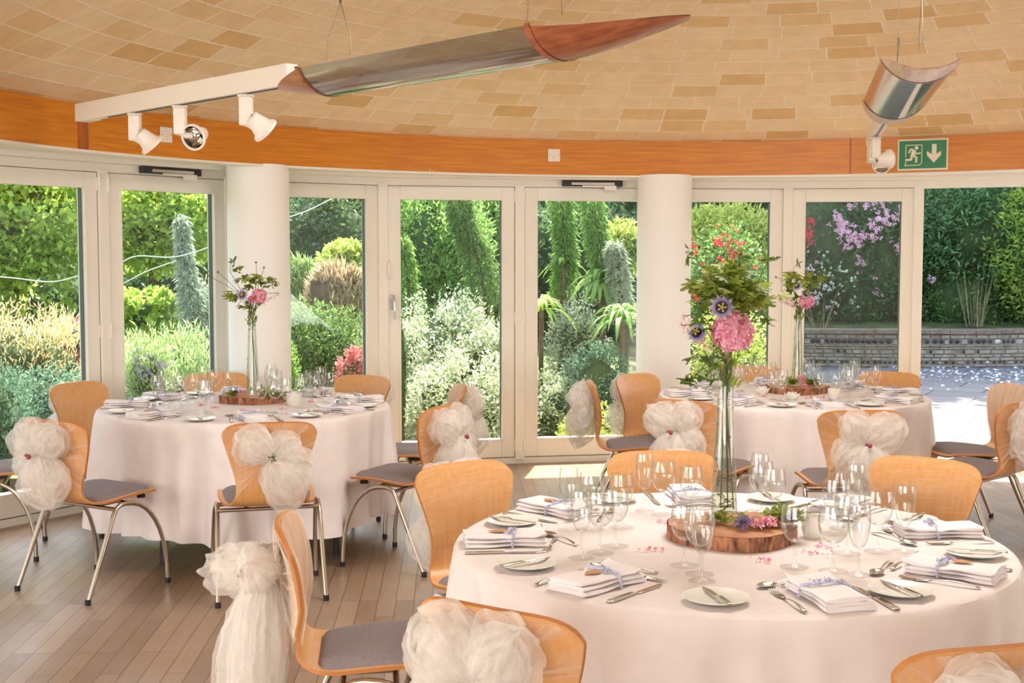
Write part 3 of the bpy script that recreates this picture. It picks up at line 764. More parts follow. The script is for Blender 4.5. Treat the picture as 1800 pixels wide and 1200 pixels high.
# ---- tulle sashes -------------------------------------------------
def puff(rng, d, length, rad, flat, seed, layers=3, off=(0, 0, 0)):
    """gathered balloon of net starting at the knot and running along d (x,z plane of the chair back)"""
    b = MB(); d = Vector(d).normalized(); up = Vector((0, -1, 0)); sd_ = d.cross(up).normalized()
    for L_ in range(layers):
        k = 1.10 - 0.17 * L_; ph = [rng.random() * 6.28 for _ in range(8)]; fr = [rng.randint(5, 9), rng.randint(11, 17), rng.randint(19, 27)]
        def fn(u, v, k=k, ph=ph, fr=fr):
            a = 2 * PI * u; t = v; tp = 0.58
            r_ = rad * k * ((1 - (1 - t / tp) ** 2) ** 0.62 * 0.94 + 0.06 if t < tp else math.sqrt(max(0, 1 - ((t - tp) / (1 - tp)) ** 2.4)))
            wr = 1 + (0.10 * math.sin(fr[0] * a + ph[0] + 2.5 * t) + 0.07 * math.sin(fr[1] * a + ph[1] - 4 * t) + 0.035 * math.sin(fr[2] * a + ph[2])) * (1 - 0.4 * t) + 0.10 * math.sin(2 * a + ph[3] + 4 * t)
            x = length * k * t * (1 + 0.06 * math.sin(3 * a + ph[5]) * t + 0.05 * math.sin(7 * a + ph[6]) * t)
            p = d * x + sd_ * (r_ * wr * math.cos(a)) + up * (r_ * flat * wr * math.sin(a) + rad * flat * 0.62)
            nz_ = noise.noise_vector(p * 28 + Vector((ph[0], ph[1], seed))) * 0.008 + noise.noise_vector(p * 75 + Vector((ph[2], seed, 0))) * 0.0022
            return behind(p + nz_ * min(1, t * 3) + Vector(off))
        b.grid(fn, 64, 26, closed_u=True)
    return b


KN = Vector((0.0, -0.232, 0.665))
SZ = [float(q[1]) for q in cpts[34:]]; SY = [float(q[0]) for q in cpts[34:]]; SW = cws[34:]


def rear_y(x, z):
    y_ = float(np.interp(z, SZ, SY)); w_ = float(np.interp(z, SZ, SW)); return y_ + 0.030 * min(1.2, (x / w_)) ** 2 - 0.0105


def behind(p):
    if p[2] > 0.46: p = Vector((p[0], min(p[1], rear_y(p[0], p[2])), p[2]))
    return p
      # knot behind the back


def fan(rng, kx=0.0, s0=0.52, low=False):
    """pleated sheet from the edges of the back into the knot, on the rear face"""
    b = MB(); uvs = []; n = 72; m_ = 8; ph = rng.random() * 6
    edge = []
    for i in range(n + 1):      # perimeter: right side bottom -> top right -> top left -> left side bottom
        t = i / n
        if t < 0.33: edge.append((s0 + (0.95 - s0) * t / 0.33, 1.0))
        elif t < 0.67: edge.append((0.995, 1 - 2 * (t - 0.33) / 0.34))
        else: edge.append((s0 + (0.95 - s0) * (1 - t) / 0.33, -1.0))
    for j in range(m_ + 1):
        for i in range(n + 1):
            s, u = edge[i]; q = chair_pt(s, u, 0.009); k = j / m_
            p = q.lerp(Vector((KN.x + kx, KN.y - 0.004, KN.z)), k * 0.96)
            # stay behind the curved board
            p.y = min(p.y, -0.2) if False else p.y
            p.y -= 0.006 * k + 0.0025 * math.sin(i * 1.9 + ph) + 0.012 * math.sin(PI * k) * 0.6
            b.v.append(tuple(behind(p))); uvs.append((i / n, k))
    b.f = [(j * (n + 1) + i, j * (n + 1) + i + 1, (j + 1) * (n + 1) + i + 1, (j + 1) * (n + 1) + i) for j in range(m_) for i in range(n)]; b.mi = [0] * len(b.f)
    return b, uvs


def veil(rng, s0, s1, off, n=30, m_=24):
    b = MB(); uvs = []
    for j in range(m_):
        for i in range(n):
            u = -1.02 + 2.04 * i / (n - 1); s = s0 + (s1 - s0) * j / (m_ - 1)
            p = chair_pt(s, u, off); p.y += 0.002 * math.sin(i * 0.9 + j * 0.25) ; b.v.append(tuple(p)); uvs.append((i / n, j / m_ + 0.12 * math.sin(2 * i / n)))
    b.f = [(j * n + i, j * n + i + 1, (j + 1) * n + i + 1, (j + 1) * n + i) for j in range(m_ - 1) for i in range(n - 1)]; b.mi = [0] * len(b.f)
    return b, uvs


def make_sash(label, group, seed, style, hood=False, flower='bud'):
    rng = random.Random(seed)
    r_ = empty('tulle_sash'); tag(r_, label, 'chair sash', group)
    b, uvs = fan(rng); b.build('pleated_fan', M['tulle_fan'], r_, uvf=lambda co, i: uvs[i], recalc=False)
    b, uvs2 = veil(rng, 0.56, 0.985, -0.0115); b.build('front_veil', M['tulle_hood'] if hood else M['tulle_veil'], r_, uvf=lambda co, i: uvs2[i], recalc=False)
    if hood:
        b, uvs3 = veil(rng, 0.60, 0.99, 0.014); b.build('rear_veil', M['tulle_hood'], r_, uvf=lambda co, i: uvs3[i], recalc=False)
    for q in style:
        d, ln, rad, fl = q
        puff(rng, d, ln, rad, fl, seed).v and None
        b = puff(rng, d, ln, rad, fl, seed, off=KN + Vector((0, -0.004, 0))); b.build('bow_loop', M['tulle'], r_, recalc=False, sharp=False, uvf=lambda co, i: ((i % 64) / 64.0 if (i % 64) < 33 else 2 * 33 / 64.0 - (i % 64) / 64.0, (i // 64) / 26.0))
    b = MB(); b.lathe([(0.004, -0.022), (0.020, -0.016), (0.026, 0), (0.020, 0.016), (0.004, 0.022)], 12); b.v = [(v[0] + KN.x, v[1] + KN.y - 0.03, v[2] + KN.z) for v in b.v]; b.build('knot', M['tulle'], r_)
    yk = KN.y - 0.115
    if flower == 'bud':
        b = MB(); b.lathe([(0.002, -0.012), (0.010, -0.007), (0.011, 0.003), (0.004, 0.012)], 10, (KN.x, yk, KN.z)); b.lathe([(0.002, -0.007), (0.006, -0.004), (0.006, 0.003), (0.002, 0.007)], 8, (KN.x - 0.016, yk, KN.z + 0.006)); b.build('flower_bud', M['bud'], r_)
        b = MB(); b.tube([(KN.x - 0.03, yk, KN.z + 0.002), (KN.x, yk, KN.z)], 0.002, 5); b.build('bud_stem', M['stem'], r_)
    else:
        g = np.random.default_rng(seed); pts = g.normal(size=(26, 3)) * [0.006, 0.005, 0.012] + [KN.x, yk, KN.z + 0.012]; leafmesh('leaf_sprig', pts, 0.014, 0.007, M['leaf_dark'], r_, g)
        pts = g.normal(size=(16, 3)) * [0.005, 0.004, 0.006] + [KN.x + 0.003, yk - 0.003, KN.z - 0.012]; leafmesh('flower_bud', pts, 0.008, 0.006, M['petal_pink'], r_, g)
    return r_


ST = {
    'a': [((-0.75, 0, 0.60), 0.165, 0.082, 0.70), ((0.75, 0, 0.55), 0.13, 0.072, 0.7), ((0.40, 0, -0.9), 0.215, 0.095, 0.70), ((0.95, 0, -0.25), 0.17, 0.075, 0.6)],
    'b': [((-0.8, 0, 0.45), 0.185, 0.085, 0.75), ((0.5, 0, 0.85), 0.15, 0.075, 0.75), ((-0.15, 0, -1), 0.215, 0.115, 0.75), ((0.65, 0, -0.55), 0.16, 0.08, 0.7)],
    'c': [((-0.70, 0, 0.6), 0.17, 0.09, 0.8), ((0.60, 0, 0.75), 0.155, 0.08, 0.75), ((0.25, 0, -1), 0.215, 0.11, 0.75), ((-0.7, 0, -0.45), 0.16, 0.085, 0.75)],
    'd': [((-0.30, -0.9, 0.05), 0.14, 0.072, 0.95), ((0.5, -0.2, 0.25), 0.13, 0.06, 0.8), ((-0.1, -0.14, -1), 0.42, 0.095, 0.9), ((0.35, -0.06, -1), 0.42, 0.09, 0.8), ((-0.6, -0.15, -0.7), 0.24, 0.08, 0.8)],
}
c1, c2, c3 = Vector((-1.452, 6.944, 0)), Vector((1.648, 7.504, 0)), Vector((0.615, 3.606, 0))
chair0 = make_chair('banquet chair', 'banquet chairs'); used = [0]


def place(bx, by, hd, group, clabel, slabel, style, seed, hood=False, flower='bud', mir=False):
    """bx,by floor point midway between the rear feet, hd heading of the seat in degrees"""
    h = math.radians(hd); cx, cy_ = bx + 0.237 * math.cos(h), by + 0.237 * math.sin(h); rz = h - PI / 2
    if used[0] == 0: c_ = chair0; used[0] = 1
    else: c_ = copy_tree(chair0)
    c_.location = (cx, cy_, 0); c_.rotation_euler = (0, 0, rz); tag(c_, 'bent plywood chair ' + clabel, 'chair', group)
    st = ST[style]
    if mir: st = [((-d[0], d[1], d[2]), a, b_, f_) for (d, a, b_, f_) in st]
    s_ = make_sash('cream tulle bow tied on the ' + slabel, 'tulle bows tied on the chair backs', seed, st, hood, flower)
    s_.location = (cx, cy_, 0); s_.rotation_euler = (0, 0, rz)
    return c_


def ring_pt(c, a, d): a = math.radians(a); return c.x + d * math.cos(a), c.y + d * math.sin(a)
G1, G2, G3 = 'chairs round the left table', 'chairs round the right table', 'chairs round the foreground table'
place(-1.076, 5.675, 105, G1, 'in front of the left table with its back to the camera', 'chair in front of the left table', 'a', 11, flower='sprig')
place(-2.105, 5.78, 59, G1, 'front left of the left table with all its legs seen', 'chair front left of the left table', 'c', 12)
place(-0.32, 6.38, 153, G1, 'front right of the left table, its seat reaching left', 'chair front right of the left table', 'b', 13)
place(-0.28, 7.34, 190, G1, 'right of the left table, the farther one by the handled door', 'farther chair right of the left table', 'b', 14, hood=True)
place(-0.907, 7.94, 240, G1, 'behind the right part of the left table, facing the camera', 'chair behind the right part of the left table', 'a', 15)
place(-1.885, 8.12, 288, G1, 'behind the left table beside the left column', 'chair behind the left table by the left column', 'a', 16)
place(-2.565, 7.48, 330, G1, 'behind the left end of the left table, facing the camera', 'chair behind the left end of the left table', 'c', 17)
place(-2.96, 6.60, 15, G1, 'cut by the left edge of the photo, seat just visible', 'chair cut by the left edge', 'c', 18)
place(0.455, 7.58, 358, G2, 'left of the right table, seen from its side', 'chair seen side on left of the right table', 'c', 21, mir=True)
place(0.76, 8.02, 316, G2, 'behind the left end of the right table by the right column', 'chair in front of the right column', 'c', 22)
place(1.62, 8.62, 270, G2, 'behind the middle of the right table, mostly hidden', 'chair behind the middle of the right table', 'a', 23)
place(2.43, 8.18, 232, G2, 'behind the right end of the right table, facing the camera', 'chair behind the right end of the right table', 'a', 24)
place(2.90, 7.36, 187, G2, 'right of the right table on the sunlit side, facing left', 'chair right of the right table by the open doorway', 'c', 25, hood=True)
place(2.62, 6.50, 131, G2, 'front right of the right table at the right edge', 'chair at the right edge by the right table', 'c', 26)
place(1.69, 6.13, 92, G2, 'in front of the right table with its back to the camera', 'chair in front of the right table', 'b', 27, mir=True)
place(0.875, 6.56, 52, G2, 'front left of the right table behind the tall vase', 'chair front left of the right table', 'b', 28)
place(-0.195, 4.56, 308, G3, 'left of the foreground table, inner face of its back shown', 'chair left of the foreground table', 'c', 31)
place(0.568, 4.84, 270, G3, 'behind the foreground table left of the tall vase', 'chair behind the foreground table, left one', 'a', 32)
place(1.53, 4.66, 229, G3, 'behind the foreground table right of the glasses', 'chair behind the foreground table, right one', 'a', 33)
place(-0.655, 3.58, 6, G3, 'seen side on under a tulle hood, lower left', 'chair seen side on at the lower left', 'd', 34, hood=True)
place(-0.05, 2.67, 56, G3, 'nearest the camera at the bottom centre, back tilted across view', 'chair at the bottom centre', 'c', 35, flower='bud')
place(0.94, 2.40, 104, G3, 'cropped at the bottom right corner', 'chair cropped at the bottom right corner', 'a', 36)

# ================================================================== TABLES
HT = 0.75; TR = 0.775


def make_table(c, label):
    r_ = empty('round_table', (c.x, c.y, 0)); tag(r_, label, 'table', 'round banquet tables')
    b = MB(); b.lathe([(0.01, 0.722), (TR - 0.012, 0.722), (TR - 0.008, 0.7425), (0.01, 0.7425)], 64, cap=True); b.build('tabletop', M['beech'], r_)
    for k in range(4):
        a = PI / 4 + k * PI / 2 + 0.25
        b = MB(); b.tube([(0.62 * math.cos(a), 0.62 * math.sin(a), 0.0), (0.60 * math.cos(a), 0.60 * math.sin(a), 0.72)], 0.016, 10); b.build('leg', M['black'], r_)


def cloth(c, label, seed):
    rng = random.Random(seed); ph = [rng.random() * 6.28 for _ in range(12)]
    b = MB(); n = 300
    drops = [0, 0.006, 0.02, 0.05, 0.10, 0.16, 0.23, 0.31, 0.39, 0.47, 0.54, 0.59]
    def fr(a, z):      # radial position
        t = z / 0.59; f = (math.sin(9 * a + ph[0] + 1.2 * math.sin(2 * a + ph[1])) * 0.55 + math.sin(17 * a + ph[2] + 1.5 * math.sin(3 * a + ph[3])) * 0.30 + 0.25 * math.sin(29 * a + ph[4] + 2 * math.sin(4 * a)))
        f = math.copysign(abs(f) ** 0.8, f)
        return TR + 0.006 + 0.010 * t + f * (0.072 * t ** 0.75)
    rows = [(0.0, None)] + [(r_, None) for r_ in (0.3, 0.6, 0.74, 0.765)]
    vs = []
    for r_, _ in rows[1:]: vs += [(r_ * math.cos(2 * PI * k / n), r_ * math.sin(2 * PI * k / n), HT) for k in range(n)]
    for dz_ in drops[1:]:
        for k in range(n):
            a = 2 * PI * k / n; hem = 0.012 * math.sin(4 * a + ph[5]) + 0.010 * math.sin(7 * a + ph[6]); z = HT - dz_ - hem * (dz_ / 0.59) ** 3
            r_ = fr(a, dz_) if dz_ > 0.01 else TR + 0.001
            vs.append((r_ * math.cos(a), r_ * math.sin(a), z))
    b.v = [(0, 0, HT)] + vs; R_ = len(vs) // n
    b.f = [(0, 1 + k, 1 + (k + 1) % n) for k in range(n)] + [(1 + j * n + k, 1 + j * n + (k + 1) % n, 1 + (j + 1) * n + (k + 1) % n, 1 + (j + 1) * n + k) for j in range(R_ - 1) for k in range(n)]
    b.mi = [0] * len(b.f)
    o = b.build('tablecloth', M['cloth']); o.location = c; tag(o, label, 'tablecloth', 'ivory tablecloths')
    try: o.data.polygons.foreach_set('use_smooth', [True] * len(o.data.polygons))
    except Exception: pass
    return o


for c, nm, sd_ in ((c1, 'left', 3), (c2, 'right', 4), (c3, 'foreground', 6)):
    make_table(c, 'round banquet table hidden under the %s tablecloth, dark legs below' % nm)
    cloth(c, {'left': 'ivory damask cloth hanging nearly to the floor on the left table', 'right': 'ivory damask cloth on the right table by the open doorway', 'foreground': 'large ivory damask cloth on the foreground table'}[nm], sd_)

# ================================================================== THINGS ON THE TABLES
def pt(p): return Vector(p)


def lathe_obj(name, prof, mat, parent=None, n=28):
    b = MB(); b.lathe(prof, n); return b.build(name, mat, parent)


def glass_proto(kind):
    r_ = empty(kind)
    if kind == 'champagne_flute': R_, H1, H0, foot, bowl = 0.0245, 0.168, 0.062, 0.031, [(0.003, 0.062), (0.012, 0.068), (0.020, 0.085), (0.0245, 0.108), (0.0262, 0.130), (0.0255, 0.150), (0.0240, 0.168)]
    elif kind == 'water_goblet': R_, H1, H0, foot, bowl = 0.036, 0.172, 0.072, 0.038, [(0.003, 0.072), (0.016, 0.077), (0.029, 0.090), (0.0375, 0.110), (0.0395, 0.130), (0.0380, 0.152), (0.0350, 0.172)]
    else: R_, H1, H0, foot, bowl = 0.029, 0.146, 0.060, 0.034, [(0.003, 0.060), (0.014, 0.065), (0.025, 0.077), (0.0315, 0.094), (0.0325, 0.110), (0.0310, 0.128), (0.0288, 0.146)]
    q = spline(bowl, 16); prof = [(float(a), float(z)) for a, z in q]
    inner = [(max(0.0005, a - 0.0014), z + (0.004 if k < 3 else 0)) for k, (a, z) in enumerate(prof)]
    b = MB(); b.lathe(prof + inner[::-1], 26); b.build('bowl', M['glass'], r_)
    b = MB(); b.lathe([(0.003, H0 + 0.002), (0.0032, H0 - 0.01), (0.0034, 0.022), (0.006, 0.010)], 12); b.build('stem', M['glass'], r_)
    b = MB(); b.lathe([(0.006, 0.010), (0.016, 0.0055), (foot, 0.0022), (foot, 0.0004), (0.001, 0.0004)], 26); b.build('foot', M['glass_foot'], r_)
    sc_ = {'champagne_flute': 1.10, 'wine_glass': 1.12}.get(kind, 1.0)
    for ch in r_.children: ch.data.transform(Matrix.Scale(sc_, 4))
    return r_


def knife(L_, name, lab=None):
    b = MB(); hw = 0.0095 * L_ / 0.22
    out = [(-L_ / 2, -hw * 0.7), (-L_ / 2 + 0.004, -hw), (-0.012, -hw * 0.55), (0.0, -hw * 0.5), (0.012, -hw * 1.05), (L_ / 2 - 0.03, -hw * 1.05), (L_ / 2, hw * 0.2), (L_ / 2 - 0.01, hw * 0.8), (0.01, hw * 0.75), (0.0, hw * 0.5), (-0.012, hw * 0.55), (-L_ / 2 + 0.004, hw), (-L_ / 2, hw * 0.7)]
    b.prism(out, lambda q: (q[0], q[1], 0.0008), lambda q: (q[0], q[1], 0.0060 if q[0] < 0 else 0.0026))
    return b.build(name, M['cutlery'], smooth=False, bevel=0.0012)


def fork(L_, name):
    b = MB(); hl = L_ * 0.62
    b.grid(lambda u, v: ((-L_ / 2) + v * hl, (0.0062 - 0.0036 * min(1, v * 1.4)) * (2 * u - 1), 0.004 + 0.007 * math.sin(PI * v) + 0.0012 * (1 - (2 * u - 1) ** 2)), 5, 12)
    x0 = -L_ / 2 + hl; hd = L_ - hl
    b.grid(lambda u, v: (x0 + v * hd * 0.5, (0.0026 + 0.0088 * min(1, v * 1.3) ** 0.7) * (2 * u - 1), 0.004 - 0.0035 * v * (2 - v) + 0.002 * (2 * u - 1) ** 2), 7, 7)
    for k in range(4):
        y_ = (k - 1.5) * 0.0058
        b.tube([(x0 + hd * 0.5, y_, 0.0022), (x0 + hd * 0.8, y_, 0.0018), (x0 + hd, y_, 0.0065)], [0.0016, 0.0014, 0.0008], 6)
    o = b.build(name, M['cutlery']); m_ = o.modifiers.new('solid', 'SOLIDIFY'); m_.thickness = 0.0014; return o


def spoon(L_, name):
    b = MB(); hl = L_ * 0.68; x0 = -L_ / 2 + hl; hd = L_ - hl
    b.grid(lambda u, v: ((-L_ / 2) + v * hl, (0.0060 - 0.0038 * min(1, v * 1.4)) * (2 * u - 1), 0.003 + 0.008 * math.sin(PI * v) + 0.001 * (1 - (2 * u - 1) ** 2)), 5, 12)
    def bowl(u, v):
        w_ = math.sqrt(max(0.02, 1 - (2 * v * 0.99 - 1 + 0.0) ** 2)) * 0.0185 * (1.08 - 0.2 * v)
        y_ = w_ * (2 * u - 1); return (x0 + v * hd, y_, 0.0045 - 0.0065 * (1 - (2 * u - 1) ** 2) * math.sin(PI * min(1, v * 0.95 + 0.03)) + 0.003)
    b.grid(bowl, 9, 12)
    o = b.build(name, M['cutlery']); m_ = o.modifiers.new('solid', 'SOLIDIFY'); m_.thickness = 0.0013; return o


def plate_proto():
    return lathe_obj('side_plate', [(0.001, 0.004), (0.045, 0.004), (0.055, 0.006), (0.078, 0.0135), (0.0795, 0.0150), (0.078, 0.0160), (0.056, 0.0095), (0.045, 0.0070), (0.001, 0.0070)], M['china'], n=40)


def napkin_proto(tagside, seed):
    rng = random.Random(seed); r_ = empty('folded_napkin')
    b = MB()
    def roll(u, v, k):       # flattened rolled layer cross section (y,z), along x
        a = 2 * PI * u; x = -0.108 + 0.216 * v + 0.004 * math.sin(3 * a + k)
        w_ = 0.054 - 0.002 * k + 0.003 * math.sin(5 * v + k + seed); h = 0.0052
        c_ = math.cos(a); s_ = math.sin(a)
        sg_ = lambda t, e: math.copysign(abs(t) ** e, t)
        y_ = w_ * sg_(c_, 0.55) + 0.003 * k; z_ = 0.0056 + k * 0.0098 + h * sg_(s_, 0.8) * (1 + 0.25 * math.sin(7 * v + 2 * k + seed)) + 0.0015 * math.sin(9 * v + 4 * u)
        if v > 0.85 and k == 2: z_ += 0.012 * (v - 0.85) / 0.15 * (0.5 + 0.5 * math.sin(a * 2 + seed))
        return (x, y_, max(0.0006, z_ * (1 - 0.12 * math.exp(-((v - 0.55) / 0.06) ** 2) * (k > 1))))
    for k in range(3): b.grid(lambda u, v, k=k: roll(u, v, k), 26, 22, closed_u=True)
    for k in range(3):
        for vv in (0, 1):
            b.add([roll(i / 26, vv, k) for i in range(26)], [tuple(range(26))])
    b.build('folded_cloth', M['napkin'], r_)
    b = MB(); x_ = 0.02
    path = [(x_ + 0.006 * math.sin(k), 0.058 * math.cos(PI * k / 12) + 0.003, 0.002 + 0.0325 * max(0, math.sin(PI * k / 12)) ** 0.35) for k in range(13)]
    b.tube(path, 0.0035, 6)
    b.build('lavender_tie', M['lavender'], r_)
    g = np.random.default_rng(seed); PS = np.array([[x_ + 0.02 * (t - 0.4), (t - 0.4) * 0.05, 0.037] for t in np.linspace(0, 1, 44)]) + g.normal(size=(44, 3)) * [0.0035, 0.0035, 0.0015]
    leafmesh('lavender_sprig', PS, 0.008, 0.005, M['lavender'], r_, g)
    if tagside:
        b = MB(); n = 14; out = [(x_ - 0.012 - 0.055 * k / n, 0.012 * math.sin(PI * (k / n) ** 0.8)) for k in range(n + 1)] + [(x_ - 0.012 - 0.055 * k / n, -0.012 * math.sin(PI * (k / n) ** 0.8)) for k in range(n - 1, 0, -1)]
        b.prism(out, lambda q: (q[0], q[1] * 1.25, 0.0345), lambda q: (q[0], q[1] * 1.25, 0.0353)); b.build('leaf_name_tag', M['tag'], r_, smooth=False)
    return r_


PR = {}
for k_ in ('champagne_flute', 'water_goblet', 'wine_glass'): PR[k_] = glass_proto(k_)
PR['side_plate'] = plate_proto(); PR['napkin'] = napkin_proto(True, 1); PR['napkin2'] = napkin_proto(False, 2)
for k_ in ('napkin', 'napkin2'):
    for ch in PR[k_].children: ch.data.transform(Matrix.Diagonal((1.04, 1.12, 1.08, 1)))
PR['dinner_knife'] = knife(0.225, 'dinner_knife'); PR['butter_knife'] = knife(0.17, 'butter_knife'); PR['dinner_fork'] = fork(0.20, 'dinner_fork')
PR['dessert_spoon'] = spoon(0.185, 'dessert_spoon'); PR['dessert_fork'] = fork(0.17, 'dessert_fork')
first = {}


def put(key, loc, rz, label, cat, group, tilt=0.0):
    if key not in first: o = PR[key]; first[key] = 1
    else: o = copy_tree(PR[key])
    for q in ('label', 'category', 'group'): 
        if q in o: del o[q]
    o.location = loc; o.rotation_euler = (0, tilt, rz); tag(o, label, cat, group); return o


def setting(c, a, nm, tn, seed, full=True, flip=False):
    rng = random.Random(seed); A = lambda r_, da: (c.x + r_ * math.cos(math.radians(a + da)), c.y + r_ * math.sin(math.radians(a + da)))
    j = lambda s_=1.0: rng.uniform(-1, 1) * s_
    wh = ' at the %s place of the %s table' % (nm, tn); ra = math.radians(a); inw = ra + PI
    def P(r_, da, z=HT + 0.0006): x, y = A(r_ + j(0.006), da + j(0.8)); return (x, y, z)
    put('napkin2' if flip else 'napkin', P(0.635, 0), inw + j(0.12), 'white napkin tied with lavender' + wh, 'napkin', 'folded napkins with lavender ties')
    x, y, z = P(0.655, -23.5); put('side_plate', (x, y, HT), 0, 'white side plate' + wh, 'plate', 'white side plates')
    bk = inw + j(0.5) - 0.15
    put('butter_knife', (x + 0.0, y, HT + 0.0135), bk, 'butter knife resting on the side plate' + wh, 'knife', 'butter knives on side plates')
    put('dinner_fork', P(0.65, -9.8), inw + j(0.06), 'dinner fork left of the napkin' + wh, 'fork', 'dinner forks')
    put('dinner_knife', P(0.65, 10.5), inw + j(0.06), 'dinner knife right of the napkin' + wh, 'knife', 'dinner knives')
    put('dessert_spoon', P(0.475, -5.5, HT + 0.001), inw + PI / 2 + j(0.25) + 0.25, 'dessert spoon above the napkin' + wh, 'spoon', 'dessert spoons')
    put('dessert_fork', P(0.505, 2.5, HT + 0.001), inw - PI / 2 + j(0.2) - 0.1, 'dessert fork above the napkin' + wh, 'fork', 'dessert forks')
    put('wine_glass', P(0.335, 9, HT), 0, 'empty wine glass' + wh, 'glass', 'wine glasses')
    put('water_goblet', P(0.405, 18.5, HT), 0, 'large empty goblet' + wh, 'glass', 'large goblets')
    put('champagne_flute', P(0.475, 22, HT), 0, 'empty champagne flute' + wh, 'glass', 'champagne flutes')


NM3 = [(231, 'front left'), (282, 'front centre'), (323, 'front right'), (7, 'right hand'), (47, 'back right'), (92, 'back centre'), (139, 'back left'), (183, 'left hand')]
for k, (a, nm) in enumerate(NM3): setting(c3, a, nm, 'foreground', 300 + k, flip=k in (1, 3, 5))
NM1 = [(234, 'front left'), (286, 'front centre'), (333, 'front right'), (17, 'right hand'), (62, 'back right'), (108, 'back centre'), (148, 'back left'), (184, 'left hand')]
for k, (a, nm) in enumerate(NM1): setting(c1, a, nm, 'left', 100 + k, flip=k % 2)
NM2 = [(230, 'front left'), (276, 'front centre'), (320, 'front right'), (4, 'right hand'), (46, 'back right'), (92, 'back centre'), (139, 'back left'), (184, 'left hand')]
for k, (a, nm) in enumerate(NM2): setting(c2, a, nm, 'right', 200 + k, flip=k % 2 == 0)


# ---- centrepieces ---------------------------------------------------
def slice_(x, y, R_, label, seed):
    rng = random.Random(seed); ph = [rng.random() * 6 for _ in range(5)]
    r_ = empty('wood_slice', (x, y, HT + 0.0008), rng.random()); tag(r_, label, 'wood slice', 'bark edged wood slices')
    n = 90
    def rr(a, z): return R_ * (1 + 0.035 * math.sin(3 * a + ph[0]) + 0.02 * math.sin(5 * a + ph[1]) + 0.008 * math.sin(17 * a + ph[2]) + 0.012 * math.sin(43 * a + ph[3]) + 0.005 * noise.noise(Vector((a * 9, z * 60, seed))))
    b = MB(); b.grid(lambda u, v: (rr(2 * PI * u, v) * math.cos(2 * PI * u), rr(2 * PI * u, v) * math.sin(2 * PI * u), 0.040 * v), n, 5, closed_u=True)
    b.v.append((0, 0, 0)); c0 = len(b.v) - 1; b.f += [(c0, (k + 1) % n, k) for k in range(n)]; b.mi += [0] * n
    b.build('bark_rim', M['bark'], r_)
    b = MB(); b.v = [(0, 0, 0.0402)] + [(rr(2 * PI * k / n, 1) * 0.985 * math.cos(2 * PI * k / n), rr(2 * PI * k / n, 1) * 0.985 * math.sin(2 * PI * k / n), 0.0402) for k in range(n)]
    b.f = [(0, 1 + k, 1 + (k + 1) % n) for k in range(n)]; b.mi = [0] * n; b.build('cut_face', M['sliceface'], r_, smooth=False)


def vase(x, y, z, H, label, k=1.0):
    r_ = empty('tall_glass_vase', (x, y, z)); tag(r_, label, 'vase', 'tall clear glass vases')
    o = spline([(0.040, 0.0), (0.041, 0.02), (0.037, 0.10), (0.031, 0.22), (0.026, 0.34), (0.0235, 0.42), (0.025, 0.455), (0.030, 0.48)], 22)
    pr = [(float(a) * k, float(b_) * H / 0.48) for a, b_ in o]; inn = [(a - 0.003, max(b_, 0.016)) for a, b_ in pr]
    b = MB(); b.lathe([(0.001, 0.0)] + pr + inn[::-1] + [(0.001, 0.016)], 32); b.build('vase_body', M['vase'], r_)
    wz = H * 0.80; wp = [(a, z_) for a, z_ in inn if z_ < wz]
    b = MB(); b.lathe([(0.001, 0.017)] + [(a - 0.0006, z_) for a, z_ in wp] + [(0.001, wp[-1][1])], 28); b.build('water', M['water'], r_)
    rng = random.Random(int(x * 100)); 
    for q in range(7):
        a0 = rng.random() * 6.28; a1 = a0 + rng.uniform(1.8, 3.6); r0 = 0.030 * k * rng.uniform(0.4, 1); r1 = 0.017 * k
        b = MB(); b.tube([(r0 * math.cos(a0), r0 * math.sin(a0), 0.02 + 0.04 * rng.random() + (0.12 * H if q % 2 else 0) + 0.3 * H * (q > 4)), (0.4 * r0 * math.cos(a0), 0.4 * r0 * math.sin(a0), 0.55 * H), (r1 * math.cos(a1), r1 * math.sin(a1), H * 0.99)], 0.0019, 6)
        b.build('stem_in_vase', M['stem'], r_)
    g = np.random.default_rng(int(abs(x) * 77) + 1); n = 46; zz = g.uniform(0.05, 0.8, n) * H; aa = g.uniform(0, 6.28, n); R0 = np.interp(zz, [p_[1] for p_ in inn], [p_[0] for p_ in inn]) * 0.86
    leafmesh('leaves_in_vase', np.stack([R0 * np.cos(aa), R0 * np.sin(aa), zz], 1), 0.009, 0.006, M['leaf_dark'], r_, g)
    g2 = np.stack([g.normal(0, 0.010, 60), g.normal(0, 0.010, 60), g.uniform(0.78, 1.0, 60) * H], 1)
    leafmesh('foliage_in_neck', g2, 0.035, 0.010, M['leaf_bouquet'], r_, g, axis=np.array([0, 0, 1.0]), jit=0.4)


def lobed(b, base, d, nrm, L_, seed, lobes=5):
    """a lobed leaf blade"""
    d = Vector(d).normalized(); s_ = d.cross(Vector(nrm)).normalized(); n_ = s_.cross(d).normalized(); base = Vector(base)
    out = []
    for k in range(lobes):
        a = (k - (lobes - 1) / 2) / ((lobes - 1) / 2) * 1.35; l = L_ * (1 - 0.38 * abs(a) / 1.35)
        for da, f in ((-0.26, 0.58), (-0.17, 0.86), (0, 1.0), (0.17, 0.86), (0.26, 0.58)):
            aa = a + da; out.append(base + d * (math.cos(aa) * l * f) + s_ * (math.sin(aa) * l * f) - n_ * (f * f * L_ * 0.16))
    b.add([base] + out, [(0, 1 + k, 2 + k) for k in range(len(out) - 1)])


